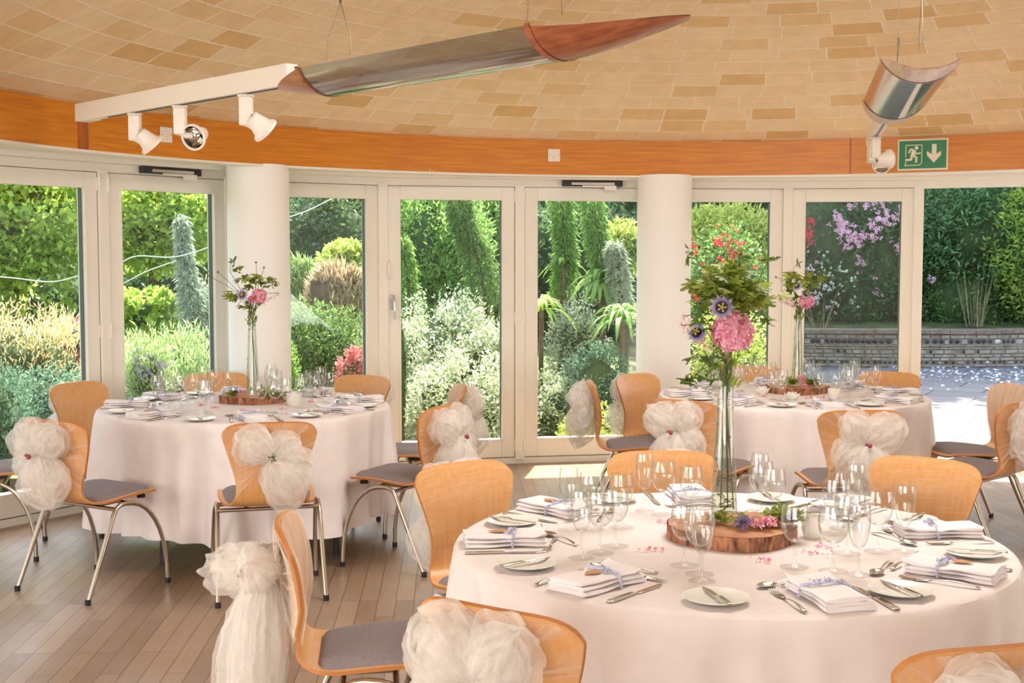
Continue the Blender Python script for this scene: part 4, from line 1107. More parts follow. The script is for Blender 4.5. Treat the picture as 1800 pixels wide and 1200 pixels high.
def bouquet(x, y, z, S_, label, spec, seed):
    """z = rim of the vase; flowers given as offsets in metres (right, towards camera, up)"""
    rng = random.Random(seed); g = np.random.default_rng(seed)
    r_ = empty('flower_arrangement', (x, y, z)); tag(r_, label, 'flowers', 'flower arrangements in the tall vases')
    fx = lambda q: Vector((q[0], -q[1], q[2]))
    for (p, R_) in spec['hyd']:
        P0 = fx(p); n = 260; d = g.normal(size=(n, 3)); d /= np.linalg.norm(d, axis=1)[:, None]
        b = MB()
        for k in range(n):
            dd_ = Vector(d[k]); dn = (dd_ + Vector(g.normal(size=3)) * 0.45).normalized(); base = P0 + dd_ * R_ * (0.82 + 0.15 * g.random()) * (1 if dd_.z > -0.4 else 0.9); s_ = dn.cross(Vector(g.normal(size=3))).normalized(); t_ = dn.cross(s_)
            for q in range(4):
                a = q * PI / 2 + g.random() * 0.3; e_ = s_ * math.cos(a) + t_ * math.sin(a); f_ = s_ * math.cos(a + PI / 2) + t_ * math.sin(a + PI / 2); l = R_ * 0.24
                b.add([base, base + e_ * l * 0.55 + f_ * l * 0.42 + dd_ * l * 0.2, base + e_ * l + dd_ * l * (0.1 + 0.25 * g.random()), base + e_ * l * 0.55 - f_ * l * 0.42 + dd_ * l * 0.2], [(0, 1, 2, 3)])
        o = b.build('hydrangea_head', M['petal_pink'], r_, recalc=False)
        at = o.data.attributes.new('rnd', 'FLOAT', 'POINT'); at.data.foreach_set('value', np.repeat(g.random(n), 16).astype(np.float32))
        b = MB(); b.tube([P0, P0.lerp(Vector((0, 0, -0.02)), 0.6) + Vector((0, 0, -0.01)), (0, 0, -0.03)], 0.003, 6); b.build('flower_stem', M['stem'], r_)
    for (p, R_, fc) in spec['pas']:
        P0 = fx(p); f_ = fx(fc).normalized(); T = Matrix.Translation(P0) @ f_.to_track_quat('Z', 'Y').to_matrix().to_4x4()
        root_ = MB()
        for q in range(10):
            a = q * 2 * PI / 10; c_, s_ = math.cos(a), math.sin(a); w_ = R_ * 0.24
            root_.add([T @ Vector(v) for v in ((0.1 * R_ * c_, 0.1 * R_ * s_, 0), (0.6 * R_ * c_ - w_ * s_, 0.6 * R_ * s_ + w_ * c_, -0.004), (1.12 * R_ * c_, 1.12 * R_ * s_, -0.001), (0.6 * R_ * c_ + w_ * s_, 0.6 * R_ * s_ - w_ * c_, -0.004))], [(0, 1, 2, 3)])
        o = root_.build('passion_flower', M['passion_petal'], r_, recalc=False); at = o.data.attributes.new('rnd', 'FLOAT', 'POINT'); at.data.foreach_set('value', np.repeat(g.random(10), 4).astype(np.float32))
        b = MB()
        for q in range(64):
            a = q * 2 * PI / 64; c_, s_ = math.cos(a), math.sin(a); rr = R_ * (0.92 + 0.12 * (q % 3))
            b.add([T @ Vector(v) for v in ((0.35 * R_ * c_ - 0.03 * R_ * s_, 0.35 * R_ * s_ + 0.03 * R_ * c_, 0.004), (rr * c_, rr * s_, 0.007), (0.35 * R_ * c_ + 0.03 * R_ * s_, 0.35 * R_ * s_ - 0.03 * R_ * c_, 0.004))], [(0, 1, 2)])
        b.build('filament_crown', M['passion_blue'], o, recalc=False)
        b = MB(); b.lathe([(0.001, 0.006), (0.42 * R_, 0.0065), (0.46 * R_, 0.009), (0.48 * R_, 0.004)], 20); b.v = [tuple(T @ Vector(v)) for v in b.v]; b.build('dark_eye', M['passion_dark'], o)
        b = MB()
        for q in range(5):
            a = q * 2 * PI / 5; b.tube([T @ Vector((0, 0, 0.008)), T @ Vector((0.20 * R_ * math.cos(a), 0.20 * R_ * math.sin(a), 0.016)), T @ Vector((0.34 * R_ * math.cos(a), 0.34 * R_ * math.sin(a), 0.013))], [0.0018, 0.0018, 0.0028], 6)
        b.build('stamens', M['passion_stamen'], o)
    for (p, rad, n, L_, lob) in spec['leaves']:
        P0 = fx(p); b = MB(); cnt = []
        for k in range(n):
            q = P0 + Vector((g.normal() * rad[0], g.normal() * rad[1], g.normal() * rad[2])); v0 = len(b.v)
            lobed(b, q, ((q.x - 0) * 1.5 + g.normal() * 0.04, (q.y) * 1.5 + g.normal() * 0.04 - 0.01, g.normal() * 0.035 + 0.01), (g.normal() * 0.5, g.normal() * 0.5 - 0.3, 1), L_ * g.uniform(0.6, 1.15), k, lob); cnt += [g.random()] * (len(b.v) - v0)
        o = b.build('leaf_spray', M['leaf_bouquet'] if lob > 3 else M['leaf_dark'], r_, recalc=False); at = o.data.attributes.new('rnd', 'FLOAT', 'POINT'); at.data.foreach_set('value', np.array(cnt, np.float32))
    for (pts, bud) in spec['sprigs']:
        pts = [fx(p) for p in pts]; q = [Vector(v) for v in spline(pts, 10)] if len(pts) > 2 else pts
        b = MB(); b.tube(q, 0.0014, 5); o = b.build('wild_sprig', M['stem'], r_)
        e_ = pts[-1]
        if bud == 'bud': b = MB(); b.lathe([(0.001, -0.006), (0.006, -0.003), (0.006, 0.003), (0.001, 0.006)], 10, e_); b.build('seed_head', M['stem'], o)
        elif bud == 'leaf':
            PS = np.array([list(e_)] * 12) + g.normal(size=(12, 3)) * 0.007; leafmesh('tip_leaves', PS, 0.028, 0.011, M['leaf_dark'], o, g)
        elif bud == 'pink':
            t = np.linspace(0.35, 1.0, 90)[:, None]; PS = np.array(q[0])[None] * (1 - t) + np.array(e_)[None] * t + g.normal(size=(90, 3)) * 0.005; leafmesh('pale_florets', PS, 0.009, 0.006, M['petal_pale'], o, g)
    return r_


S3 = Vector((0.635, 3.655, 0)); S1 = Vector((-1.445, 7.13, 0)); S2 = Vector((1.70, 7.63, 0))
slice_(S3.x, S3.y, 0.185, 'thick bark edged wood slice under the nearest tall vase', 1)
slice_(S1.x, S1.y, 0.180, 'bark edged wood slice in the middle of the left table', 2)
slice_(S2.x, S2.y, 0.185, 'bark edged wood slice in the middle of the right table', 3)
ZS = HT + 0.0415
V3 = Vector((0.623, 3.73, 0)); vase(V3.x, V3.y, ZS, 0.455, 'nearest tall clear vase full of brown stems on the foreground table')
V1 = Vector((-1.450, 7.14, 0)); vase(V1.x, V1.y, ZS, 0.47, 'tall clear vase on the left table before the left column', 0.9)
V2 = Vector((1.705, 7.63, 0)); vase(V2.x, V2.y, ZS, 0.455, 'tall clear vase on the right table before the sliding door', 0.9)
z0 = ZS + 0.455
k3 = 3.73 / F_; 
def R3(px, py, D=3.73, fw=0.0, vx=V3.x, vz=z0): q = atd(px, py, D - fw); return (q.x - vx * 1.0, fw, q.z - vz)
bouquet(V3.x, V3.y, z0, 1, 'large bouquet of pink hydrangea, passion flowers and ferny leaves, nearest camera', dict(
    hyd=[(R3(1288, 584, fw=0.06), 0.060)],
    pas=[(R3(1268, 540, fw=0.10), 0.036, (-0.05, 1, 0.05)), (R3(1226, 586, fw=0.07), 0.032, (-0.5, 0.7, 0.5))],
    leaves=[(R3(1305, 520, fw=0.02), (0.029, 0.032, 0.020), 110, 0.042, 5), (R3(1255, 505, fw=0.02), (0.022, 0.032, 0.020), 80, 0.042, 5), (R3(1285, 475, fw=0.0), (0.022, 0.03, 0.012), 50, 0.040, 5), (R3(1240, 560, fw=0.05), (0.012, 0.02, 0.03), 18, 0.04, 3),
            (R3(1240, 650, fw=0.07), (0.018, 0.01, 0.018), 16, 0.045, 3), (R3(1218, 665, fw=0.07), (0.010, 0.01, 0.012), 5, 0.04, 3)],
    sprigs=[([(0, 0, 0), R3(1262, 520), R3(1245, 480), R3(1210, 443)], 'leaf'), ([(0, 0, 0), R3(1320, 540), R3(1335, 490), R3(1352, 455)], 'leaf'), ([(0, 0, 0), R3(1240, 560), R3(1200, 555)], 'pink'), ([(0, 0, 0), R3(1235, 575), R3(1197, 572)], 'pink'),
            ([(0, 0, 0), R3(1300, 500), R3(1300, 455)], 'leaf'), ([(0, 0, 0), R3(1262, 610, fw=0.05), R3(1240, 640, fw=0.07), R3(1212, 672, fw=0.07)], 'leaf'), ([(0, 0, 0), R3(1330, 550), R3(1348, 566)], 'leaf')]), 5)
def R1(px, py, fw=0.0): return R3(px, py, V1.y, fw, V1.x, ZS + 0.47)
bouquet(V1.x, V1.y, ZS + 0.47, 1, 'small bouquet with pink hydrangea and thin sprigs in front of the left column', dict(
    hyd=[(R1(455, 521, 0.03), 0.042), (R1(441, 527, 0.04), 0.02)], pas=[(R1(426, 518, 0.06), 0.034, (-0.1, 1, 0.2))],
    leaves=[(R1(440, 492, 0.02), (0.035, 0.03, 0.022), 22, 0.050, 5), (R1(412, 522, 0.03), (0.018, 0.02, 0.016), 10, 0.055, 5), (R1(460, 495, 0.0), (0.035, 0.02, 0.010), 12, 0.05, 3), (R1(418, 476, 0), (0.015, 0.01, 0.01), 7, 0.05, 5), (R1(440, 536, 0.02), (0.03, 0.02, 0.006), 10, 0.04, 3)],
    sprigs=[([(0, 0, 0), R1(410, 510), R1(362, 482)], 'leaf'), ([(0, 0, 0), R1(412, 505), R1(383, 478)], 'bud'), ([(0, 0, 0), R1(418, 500), R1(404, 475), R1(409, 458)], 'leaf'), ([(0, 0, 0), R1(450, 500), R1(450, 461)], 'bud'), ([(0, 0, 0), R1(455, 500), R1(464, 470)], 'bud'),
            ([(0, 0, 0), R1(460, 518), R1(491, 515)], 'pink'), ([(0, 0, 0), R1(425, 530), R1(417, 538)], 'pink'), ([(0, 0, 0), R1(460, 490), R1(480, 500)], 'leaf')]), 6)
def R2(px, py, fw=0.0): return R3(px, py, V2.y, fw, V2.x, z0)
bouquet(V2.x, V2.y, z0, 1, 'small bouquet with drooping pink head in front of the sliding door frame', dict(
    hyd=[(R2(1418, 530, 0.04), 0.044)], pas=[(R2(1402, 503, 0.05), 0.030, (-0.6, 0.6, 0.5)), (R2(1416, 517, 0.08), 0.030, (0.3, 0.8, 0.4))],
    leaves=[(R2(1402, 500, 0.0), (0.045, 0.04, 0.025), 34, 0.050, 5), (R2(1410, 482, 0), (0.05, 0.03, 0.015), 16, 0.055, 5), (R2(1395, 525, 0.0), (0.025, 0.02, 0.02), 14, 0.045, 3), (R2(1432, 487, 0), (0.03, 0.02, 0.008), 7, 0.05, 3)],
    sprigs=[([(0, 0, 0), R2(1390, 500), R2(1364, 487)], 'bud'), ([(0, 0, 0), R2(1395, 490), R2(1396, 470), R2(1403, 462)], 'leaf'), ([(0, 0, 0), R2(1385, 515), R2(1363, 522)], 'pink'), ([(0, 0, 0), R2(1385, 510), R2(1375, 512)], 'pink'), ([(0, 0, 0), R2(1430, 490), R2(1450, 480)], 'leaf'), ([(0, 0, 0), R2(1388, 525), R2(1380, 532)], 'pink')]), 7)


# foliage, flowers and candle holders on the slices
def posy(x, y, zc, label, hyd, pas, lv, seed):
    g = np.random.default_rng(seed); r_ = empty('flower_posy', (x, y, zc)); tag(r_, label, 'flowers', 'posies lying on the wood slices')
    for (p, R_) in hyd:
        n = 70; d = g.normal(size=(n, 3)); d[:, 2] = abs(d[:, 2]); d /= np.linalg.norm(d, axis=1)[:, None]
        leafmesh('pink_bloom', np.array(p) + d * R_ * 0.8, R_ * 0.55, R_ * 0.5, M['petal_pink'], r_, g)
    for (p, R_) in pas:
        n = 70; d = g.normal(size=(n, 3)); d[:, 2] = abs(d[:, 2]); d /= np.linalg.norm(d, axis=1)[:, None]
        o = leafmesh('violet_bloom', np.array(p) + d * R_ * 0.2, R_, R_ * 0.12, M['passion_blue'], r_, g, fold=0.02)
        b = MB(); b.lathe([(0.001, 0.012), (R_ * 0.4, 0.008), (R_ * 0.4, 0.0)], 12, p); b.build('dark_eye', M['passion_dark'], o)
    for (p, n, L_) in lv:
        b = MB(); cnt = []
        for k in range(n):
            v0 = len(b.v); a = g.uniform(0, 6.28); lobed(b, Vector(p) + Vector((g.normal() * 0.012, g.normal() * 0.012, 0.006 + abs(g.normal()) * 0.008)), (math.cos(a), math.sin(a), 0.5 + abs(g.normal()) * 0.5), (0, 0, 1), L_ * g.uniform(0.6, 1.1), k, 5); cnt += [g.random()] * (len(b.v) - v0)
        o = b.build('leaf_spray', M['leaf_bouquet'], r_, recalc=False); at = o.data.attributes.new('rnd', 'FLOAT', 'POINT'); at.data.foreach_set('value', np.array(cnt, np.float32))


posy(S3.x + 0.06, S3.y - 0.03, ZS, 'pink and violet blossoms with green leaves on the foreground wood slice', [((0.02, -0.06, 0.016), 0.026), ((-0.012, -0.05, 0.012), 0.02), ((0.05, -0.03, 0.012), 0.016)], [((-0.045, -0.06, 0.02), 0.028), ((0.095, -0.035, 0.03), 0.028)], [((-0.04, 0.0, 0.0), 10, 0.05), ((0.05, 0.0, 0.0), 12, 0.055), ((0.09, 0.0, 0.01), 10, 0.055), ((-0.1, 0.03, 0), 7, 0.04)], 1)
posy(S1.x, S1.y, ZS, 'violet blossoms and vine leaves on the left table wood slice', [((-0.05, -0.04, 0.012), 0.018)], [((-0.08, -0.10, 0.02), 0.032)], [((-0.10, -0.12, 0.0), 10, 0.05), ((0.10, -0.12, 0.0), 10, 0.05), ((0.14, -0.08, -0.01), 8, 0.05), ((0.05, 0.0, 0.0), 6, 0.05)], 2)
posy(S2.x, S2.y, ZS, 'pink blossoms and glossy leaves on the right table wood slice', [((0.02, -0.09, 0.025), 0.022), ((0.025, -0.12, 0.0), 0.02), ((0.01, -0.07, 0.05), 0.02)], [], [((-0.05, -0.08, 0.01), 14, 0.06), ((0.06, -0.06, 0.01), 12, 0.06), ((0.1, -0.05, 0), 8, 0.05)], 3)


def cup(x, y, z, R_, h, label, name='tealight_cup', lit=False, mat='candle'):
    r_ = empty(name, (x, y, z)); tag(r_, label, 'candle holder', 'tealights and candle cups')
    b = MB(); b.lathe([(0.001, 0.0), (R_ * 0.72, 0.0), (R_ * 0.98, h * 0.45), (R_, h), (R_ - 0.003, h), (R_ * 0.9, h * 0.45), (R_ * 0.6, 0.006), (0.001, 0.006)], 26); b.build('cup', M[mat], r_)
    b = MB(); b.lathe([(0.001, h * 0.5), (R_ * 0.8, h * 0.5)], 20); b.build('wax', M['wax'], r_)
    b = MB(); b.tube([(0, 0, h * 0.5), (0, 0, h * 0.5 + 0.006)], 0.0008, 5); b.build('wick', M['black'], r_)
    if lit: b = MB(); b.lathe([(0.0005, 0), (0.0035, 0.005), (0.0028, 0.010), (0.0003, 0.018)], 10, (0, 0, h * 0.5 + 0.005)); b.build('flame', M['flame'], r_)


def lotus(x, y, z, label):
    r_ = empty('lotus_candle_holder', (x, y, z)); tag(r_, label, 'candle holder', 'white lotus candle holders')
    for ring, (n, tilt, L_) in enumerate(((7, 0.75, 0.052), (7, 1.15, 0.048))):
        for k in range(n):
            a = 2 * PI * k / n + ring * 0.4
            def fn(u, v):
                w_ = 0.018 * math.sin(PI * (0.12 + 0.88 * v) ** 0.85) + 0.001; rr = 0.012 + L_ * v * math.cos(tilt * (0.6 + 0.5 * v)); zz = L_ * v * math.sin(tilt * (0.5 + 0.6 * v)) + 0.002
                y_ = w_ * (2 * u - 1); rr -= 0.004 * (2 * u - 1) ** 2
                return (rr * math.cos(a) - y_ * math.sin(a), rr * math.sin(a) + y_ * math.cos(a), zz)
            b = MB(); b.grid(fn, 7, 9); o = b.build('petal', M['candle'], r_); m_ = o.modifiers.new('s', 'SOLIDIFY'); m_.thickness = 0.002
    b = MB(); b.lathe([(0.001, 0.001), (0.02, 0.001), (0.02, 0.018), (0.001, 0.018)], 18); b.build('wax', M['wax'], r_)


cup(0.868, 3.665, HT, 0.032, 0.062, 'white round candle cup right of the foreground wood slice')
q = atz(517, 712, HT); cup(q.x, q.y, HT, 0.042, 0.066, 'white round candle cup right of the left wood slice')
for k, (px, py, lb) in enumerate(((410, 694, 'leftmost lit tealight on the left wood slice'), (443, 699, 'middle lit tealight on the left wood slice'), (477, 693, 'rightmost lit tealight on the left wood slice'))):
    q = atz(px, py, ZS); cup(q.x, q.y, ZS, 0.022, 0.036, lb, lit=True, mat='glass')
q = atz(1466, 700, HT); cup(q.x, q.y, HT, 0.036, 0.056, 'white candle cup right of the right wood slice')
q = atz(1340, 693, HT); lotus(q.x, q.y, HT, 'white lotus candle holder left of the right wood slice')
q = atz(1392, 703, HT); lotus(q.x, q.y, HT, 'white lotus candle holder in front of the right wood slice')

# scattered blossoms on the cloths
PET = [(1150, 967, 'left of the foreground wood slice'), (1166, 917, 'left behind the foreground wood slice'), (1345, 986, 'in front of the foreground wood slice'), (1430, 972, 'beside the foreground white candle cup'), (1446, 960, 'right of the foreground candle cup'),
       (357, 712, 'left of the left wood slice'), (380, 716, 'in front of the left wood slice'), (430, 722, 'before the left table tealights'), (496, 718, 'before the left table candle cup'), (548, 706, 'right of the left table candle cup'),
       (1342, 696, 'beside the left lotus holder'), (1425, 700, 'in front of the right wood slice'), (1440, 699, 'beside the right wood slice'), (1466, 699, 'by the right table candle cup')]
for k, (px, py, lb) in enumerate(PET):
    q = atz(px, py, HT + 0.003); g = np.random.default_rng(k); n = 14 if px > 1100 and py > 800 else 22
    PS = g.normal(size=(n, 3)) * [0.016, 0.009, 0.0015] + [q.x, q.y, HT + 0.004]; PS[:, 2] = np.maximum(PS[:, 2], HT + 0.001)
    o = leafmesh('scattered_blossom', PS, 0.012, 0.010, M['petal_pink'], None, g, axis=np.array([0, 0, 0.3]), jit=0.6); tag(o, 'small pink blossoms scattered ' + lb, 'petals', 'pink blossoms scattered on the cloths')

# ================================================================== GARDEN
def gz(x, y):
    """garden ground height: paving on the right, rising beds on the left"""
    k = min(1, max(0, (1.9 + (y - 10) * 0.10 - x) / 0.8)); r_ = max(0, y - 11.2)
    return -0.04 + k * (0.05 + 0.085 * min(r_, 12))


b = MB(); nx, ny = 60, 50
b.grid(lambda u, v: (-16 + 34 * u, 9.0 + 30 * v - (0 if v > 0 else 0), gz(-16 + 34 * u, 9.0 + 30 * v) - (0.0 if 9.0 + 30 * v > 10.3 else 0.02)), nx, ny)
M['soil'] = pbr('garden_soil_and_ground_cover', lin(96, 112, 52), 0.95, var=lin(74, 62, 40), vscale=3, bump=0.4, bscale=30)
struct(b.build('ground', M['soil']))
b = MB(); b.prism([(-16, 0), (-5.05, 0), (-4.4, 6.3), (-3.6, 7.4), (-3.6, 9.1), (-16, 9.1)], lambda q: (q[0], q[1], -0.2), lambda q: (q[0], q[1], -0.03)); struct(b.build('ground_left', M['soil'], smooth=False))
# stone paving of the terrace
m, nt, out = newmat('terrace_paving'); L = nt.links.new
p = N(nt, 'ShaderNodeBsdfPrincipled'); p.inputs['Roughness'].default_value = 0.8; L(p.outputs[0], out.inputs[0])
tc = N(nt, 'ShaderNodeTexCoord'); mp = N(nt, 'ShaderNodeMapping'); mp.inputs['Rotation'].default_value = (0, 0, 0.5); L(tc.outputs['Object'], mp.inputs[0])
br = N(nt, 'ShaderNodeTexBrick'); br.offset = 0.43; br.squash = 0.7; br.squash_frequency = 3; br.inputs['Scale'].default_value = 1; br.inputs['Brick Width'].default_value = 0.95; br.inputs['Row Height'].default_value = 0.60
br.inputs['Mortar Size'].default_value = 0.014; br.inputs['Color1'].default_value = lin(118, 116, 114); br.inputs['Color2'].default_value = lin(102, 101, 101); br.inputs['Mortar'].default_value = lin(62, 58, 52)
L(mp.outputs[0], br.inputs['Vector']); no = N(nt, 'ShaderNodeTexNoise'); no.inputs['Scale'].default_value = 5; no.inputs['Detail'].default_value = 6; L(tc.outputs['Object'], no.inputs['Vector'])
mr = N(nt, 'ShaderNodeMapRange'); mr.inputs[3].default_value = 0.8; mr.inputs[4].default_value = 1.15; L(no.outputs['Fac'], mr.inputs[0])
s_ = N(nt, 'ShaderNodeVectorMath', operation='SCALE'); L(br.outputs['Color'], s_.inputs[0]); L(mr.outputs[0], s_.inputs['Scale']); L(s_.outputs[0], p.inputs['Base Color'])
M['paving'] = m
b = MB(); poly = [(1.2, 9.75), (NODES[8].x, NODES[8].y - 0.02), (NODES[9].x, NODES[9].y - 0.02), (NODES[10].x, NODES[10].y - 0.02), (5.3, 7.9), (12, 6), (14, 18.9), (8.3, 18.7), (3.4, 18.75), (2.2, 17.8), (1.7, 12)]
b.prism(poly, lambda q: (q[0], q[1], -0.10), lambda q: (q[0], q[1], -0.018)); struct(b.build('terrace_paving', M['paving'], smooth=False))

# flint and stone retaining wall, gently curved -----------------------
WP = [Vector(v) for v in spline([(1.2, 19.1, 0), (2.8, 18.65, 0), (4.2, 18.4, 0), (5.6, 18.2, 0), (7.2, 18.3, 0), (9, 18.9, 0), (12, 20.2, 0)], 60)]
M['stone'] = pbr('grey_rubble_stone', lin(186, 172, 152), 0.9, var=lin(140, 126, 108), vscale=7, bump=0.5, bscale=20)
M['coping'] = pbr('coping_stone', lin(150, 132, 112), 0.9, var=lin(120, 104, 86), vscale=8, bump=0.4, bscale=30)
M['flint'] = pbr('dark_flint', lin(46, 48, 50), 0.35, var=lin(84, 84, 80), vscale=20)
M['pale_stone'] = pbr('pale_flint', lin(226, 224, 216), 0.7)
WH = 0.515
gw = empty('garden_wall', WP[20]); tag(gw, 'low curved stone and flint garden wall beyond the terrace', 'wall')
def wall_pt(s, off, z):
    t = s * (len(WP) - 1); i = min(int(t), len(WP) - 2); p_ = WP[i].lerp(WP[i + 1], t - i); d_ = (WP[i + 1] - WP[i]).normalized(); n_ = Vector((d_.y, -d_.x, 0))
    return p_ + n_ * off + Vector((0, 0, z)) - WP[20]
rng = random.Random(8)
b = MB(); b.grid(lambda u, v: wall_pt(v, (0.0, 0.0, -0.4, -0.4)[int(u * 3 + 0.5)], (-0.05, WH - 0.06, WH - 0.06, -0.05)[int(u * 3 + 0.5)]), 4, 60, closed_u=False); b.build('mortar_core', M['coping'], gw)
b = MB(); z = -0.03
Lw = sum((WP[i + 1] - WP[i]).length for i in range(len(WP) - 1))
rows = [(0.0, 0.035), (0.040, 0.045, 'f'), (0.088, 0.048), (0.138, 0.045), (0.186, 0.062, 'o'), (0.250, 0.034), (0.286, 0.030), (0.318, 0.080, 'f'), (0.402, 0.064)]
fl = MB(); pl = MB()
for row in rows:
    z0_, h_ = row[0] - 0.01, row[1]; x_ = rng.random() * 0.2
    while x_ < Lw - 0.3:
        if len(row) > 2 and row[2] == 'f': w_ = rng.uniform(0.07, 0.15)
        else: w_ = rng.uniform(0.12, 0.26)
        s0, s1 = x_ / Lw, (x_ + w_ - 0.012) / Lw
        if len(row) > 2 and (row[2] == 'f' and rng.random() < 0.8 or row[2] == 'o' and rng.random() < 0.22):
            c_ = wall_pt((s0 + s1) / 2, 0.012, z0_ + h_ / 2); rr = h_ * 0.42; tgt = fl if rng.random() < 0.93 else pl; m_ = 8
            ex = min(w_ * 0.45, rr * (1.5 if row[2] == 'f' else 1.0)); d_ = (wall_pt(s1, 0, 0) - wall_pt(s0, 0, 0)).normalized(); n_ = Vector((d_.y, -d_.x, 0))
            vs_ = [c_ + n_ * 0.012] + [c_ + d_ * ex * math.cos(2 * PI * k / m_ + 0.3) * rng.uniform(0.8, 1.1) + Vector((0, 0, rr * math.sin(2 * PI * k / m_ + 0.3) * rng.uniform(0.8, 1.1))) - n_ * 0.012 for k in range(m_)]
            tgt.add(vs_, [(0, 1 + k, 1 + (k + 1) % m_) for k in range(m_)])
            if row[2] == 'o': x_ += w_ * 0.5; continue
        else:
            o_ = rng.uniform(0.006, 0.028); zz = h_ - 0.008
            vs_ = [wall_pt(s0, -0.02, z0_), wall_pt(s1, -0.02, z0_), wall_pt(s1, -0.02, z0_ + zz), wall_pt(s0, -0.02, z0_ + zz)] + [wall_pt(s0 + 0.0006, o_, z0_ + 0.006), wall_pt(s1 - 0.0006, o_, z0_ + 0.006), wall_pt(s1 - 0.0006, o_, z0_ + zz - 0.006), wall_pt(s0 + 0.0006, o_, z0_ + zz - 0.006)]
            b.add(vs_, [(4, 5, 6, 7), (0, 1, 5, 4), (1, 2, 6, 5), (2, 3, 7, 6), (3, 0, 4, 7)])
        x_ += w_
b.build('stone_courses', M['stone'], gw, smooth=False); fl.build('dark_flints', M['flint'], gw, smooth=False); pl.build('pale_flints', M['pale_stone'], gw, smooth=False)
b = MB(); x_ = 0
while x_ < Lw - 0.5:
    w_ = rng.uniform(0.3, 0.6); s0, s1 = x_ / Lw, (x_ + w_ - 0.01) / Lw; x_ += w_; h_ = rng.uniform(-0.004, 0.006)
    vs_ = [wall_pt(s, o_, z_) for s in (s0, s1) for o_ in (0.06, -0.36) for z_ in (WH - 0.055 + h_, WH + h_)]
    b.add(vs_, [(0, 1, 3, 2), (4, 6, 7, 5), (0, 4, 5, 1), (2, 3, 7, 6), (1, 5, 7, 3), (0, 2, 6, 4)])
b.build('coping', M['coping'], gw, smooth=False)
# raised bed behind the wall
b = MB(); b.grid(lambda u, v: tuple(WP[int(v * 59)] + Vector((0.4 * u, 12 * u - 0.1 * (1 - u) + 0.15, 0.45 + 1.2 * u))), 8, 60); struct(b.build('raised_bed', M['soil']))
# confetti petals on the terrace
g = np.random.default_rng(4); n = 330; PX = g.uniform(1560, 1800, n); PY = 656 + g.normal(0, 8, n) + 6 * (PX > 1680) * g.random(n); PY = np.clip(PY, 646, 705)
PP = np.array([list(atz(a, c_, -0.014)) for a, c_ in zip(PX, PY)]); PP = np.concatenate([PP, np.stack([g.uniform(2.5, 8, 120), g.uniform(15, 18, 120), np.full(120, -0.014)], 1)])
M['confetti'] = leafmat('white_petals', lin(230, 226, 240), lin(250, 248, 252), 0.1)
o = leafmesh('fallen_petals', PP, 0.06, 0.04, M['confetti'], None, g, axis=np.array([0.2, 0, 0.0]), jit=1.0, fold=0.02)
o.data.transform(Matrix.Diagonal((1, 1, 1, 1))); tag(o, 'drift of white petals lying on the shaded terrace paving', 'petals', kind='stuff')
co = np.zeros(len(o.data.vertices) * 3, np.float32); o.data.vertices.foreach_get('co', co); co = co.reshape(-1, 3); co[:, 2] = np.clip(co[:, 2], -0.016, 0.004); o.data.vertices.foreach_set('co', co.ravel())

# ---- plants ---------------------------------------------------------
G = {
    'lime': leafmat('lime_leaves', lin(131, 167, 68), lin(207, 226, 113), 0.55),
    'fresh': leafmat('fresh_green_leaves', lin(110, 151, 77), lin(172, 205, 113), 0.5),
    'mid': leafmat('mid_green_leaves', lin(92, 127, 71), lin(143, 172, 94), 0.45),
    'dark': leafmat('dark_green_leaves', lin(68, 94, 64), lin(110, 139, 87), 0.35),
    'deep': leafmat('deep_green_leaves', lin(58, 78, 61), lin(91, 117, 80), 0.3),
    'bluegreen': leafmat('blue_green_leaves', lin(87, 124, 99), lin(138, 172, 139), 0.35),
    'silver': leafmat('silver_green_leaves', lin(141, 158, 131), lin(207, 216, 190), 0.35),
    'varieg': leafmat('variegated_leaves', lin(139, 160, 110), lin(233, 233, 207), 0.35, lin(252, 251, 237)),
    'gold': leafmat('golden_cream_leaves', lin(223, 193, 131), lin(252, 235, 183), 0.4),
    'grass': leafmat('pale_feather_grass', lin(216, 193, 153), lin(244, 226, 192), 0.4),
    'red': leafmat('coral_red_leaves', lin(190, 106, 106), lin(238, 157, 150), 0.35),
    'yg': leafmat('yellow_green_leaves', lin(160, 183, 85), lin(225, 230, 134), 0.5),
    'meadow': leafmat('pale_meadow_green', lin(151, 183, 110), lin(214, 228, 165), 0.45),
    'purple': leafmat('purple_flowers', lin(164, 134, 190), lin(207, 179, 221), 0.3),
    'rosered': leafmat('red_rose_petals', lin(206, 34, 50), lin(238, 78, 84), 0.2),
    'conifer': leafmat('soft_conifer_leaves', lin(74, 114, 66), lin(142, 178, 116), 0.4),
    'rosepink': leafmat('pink_rose_petals', lin(248, 176, 206), lin(255, 226, 236), 0.3),
    'rosewhite': leafmat('white_rose_petals', lin(238, 237, 216), lin(252, 252, 238), 0.3),
}
M['core'] = pbr('shade_toned_core', lin(72, 92, 46), 0.95, var=lin(50, 64, 34), vscale=4)  # solid dark body inside each plant, its inner shade put into the colour
M['trunk'] = pbr('tree_trunk', lin(120, 100, 78), 0.9, var=lin(82, 66, 50), vscale=12, bump=0.5, bscale=30)


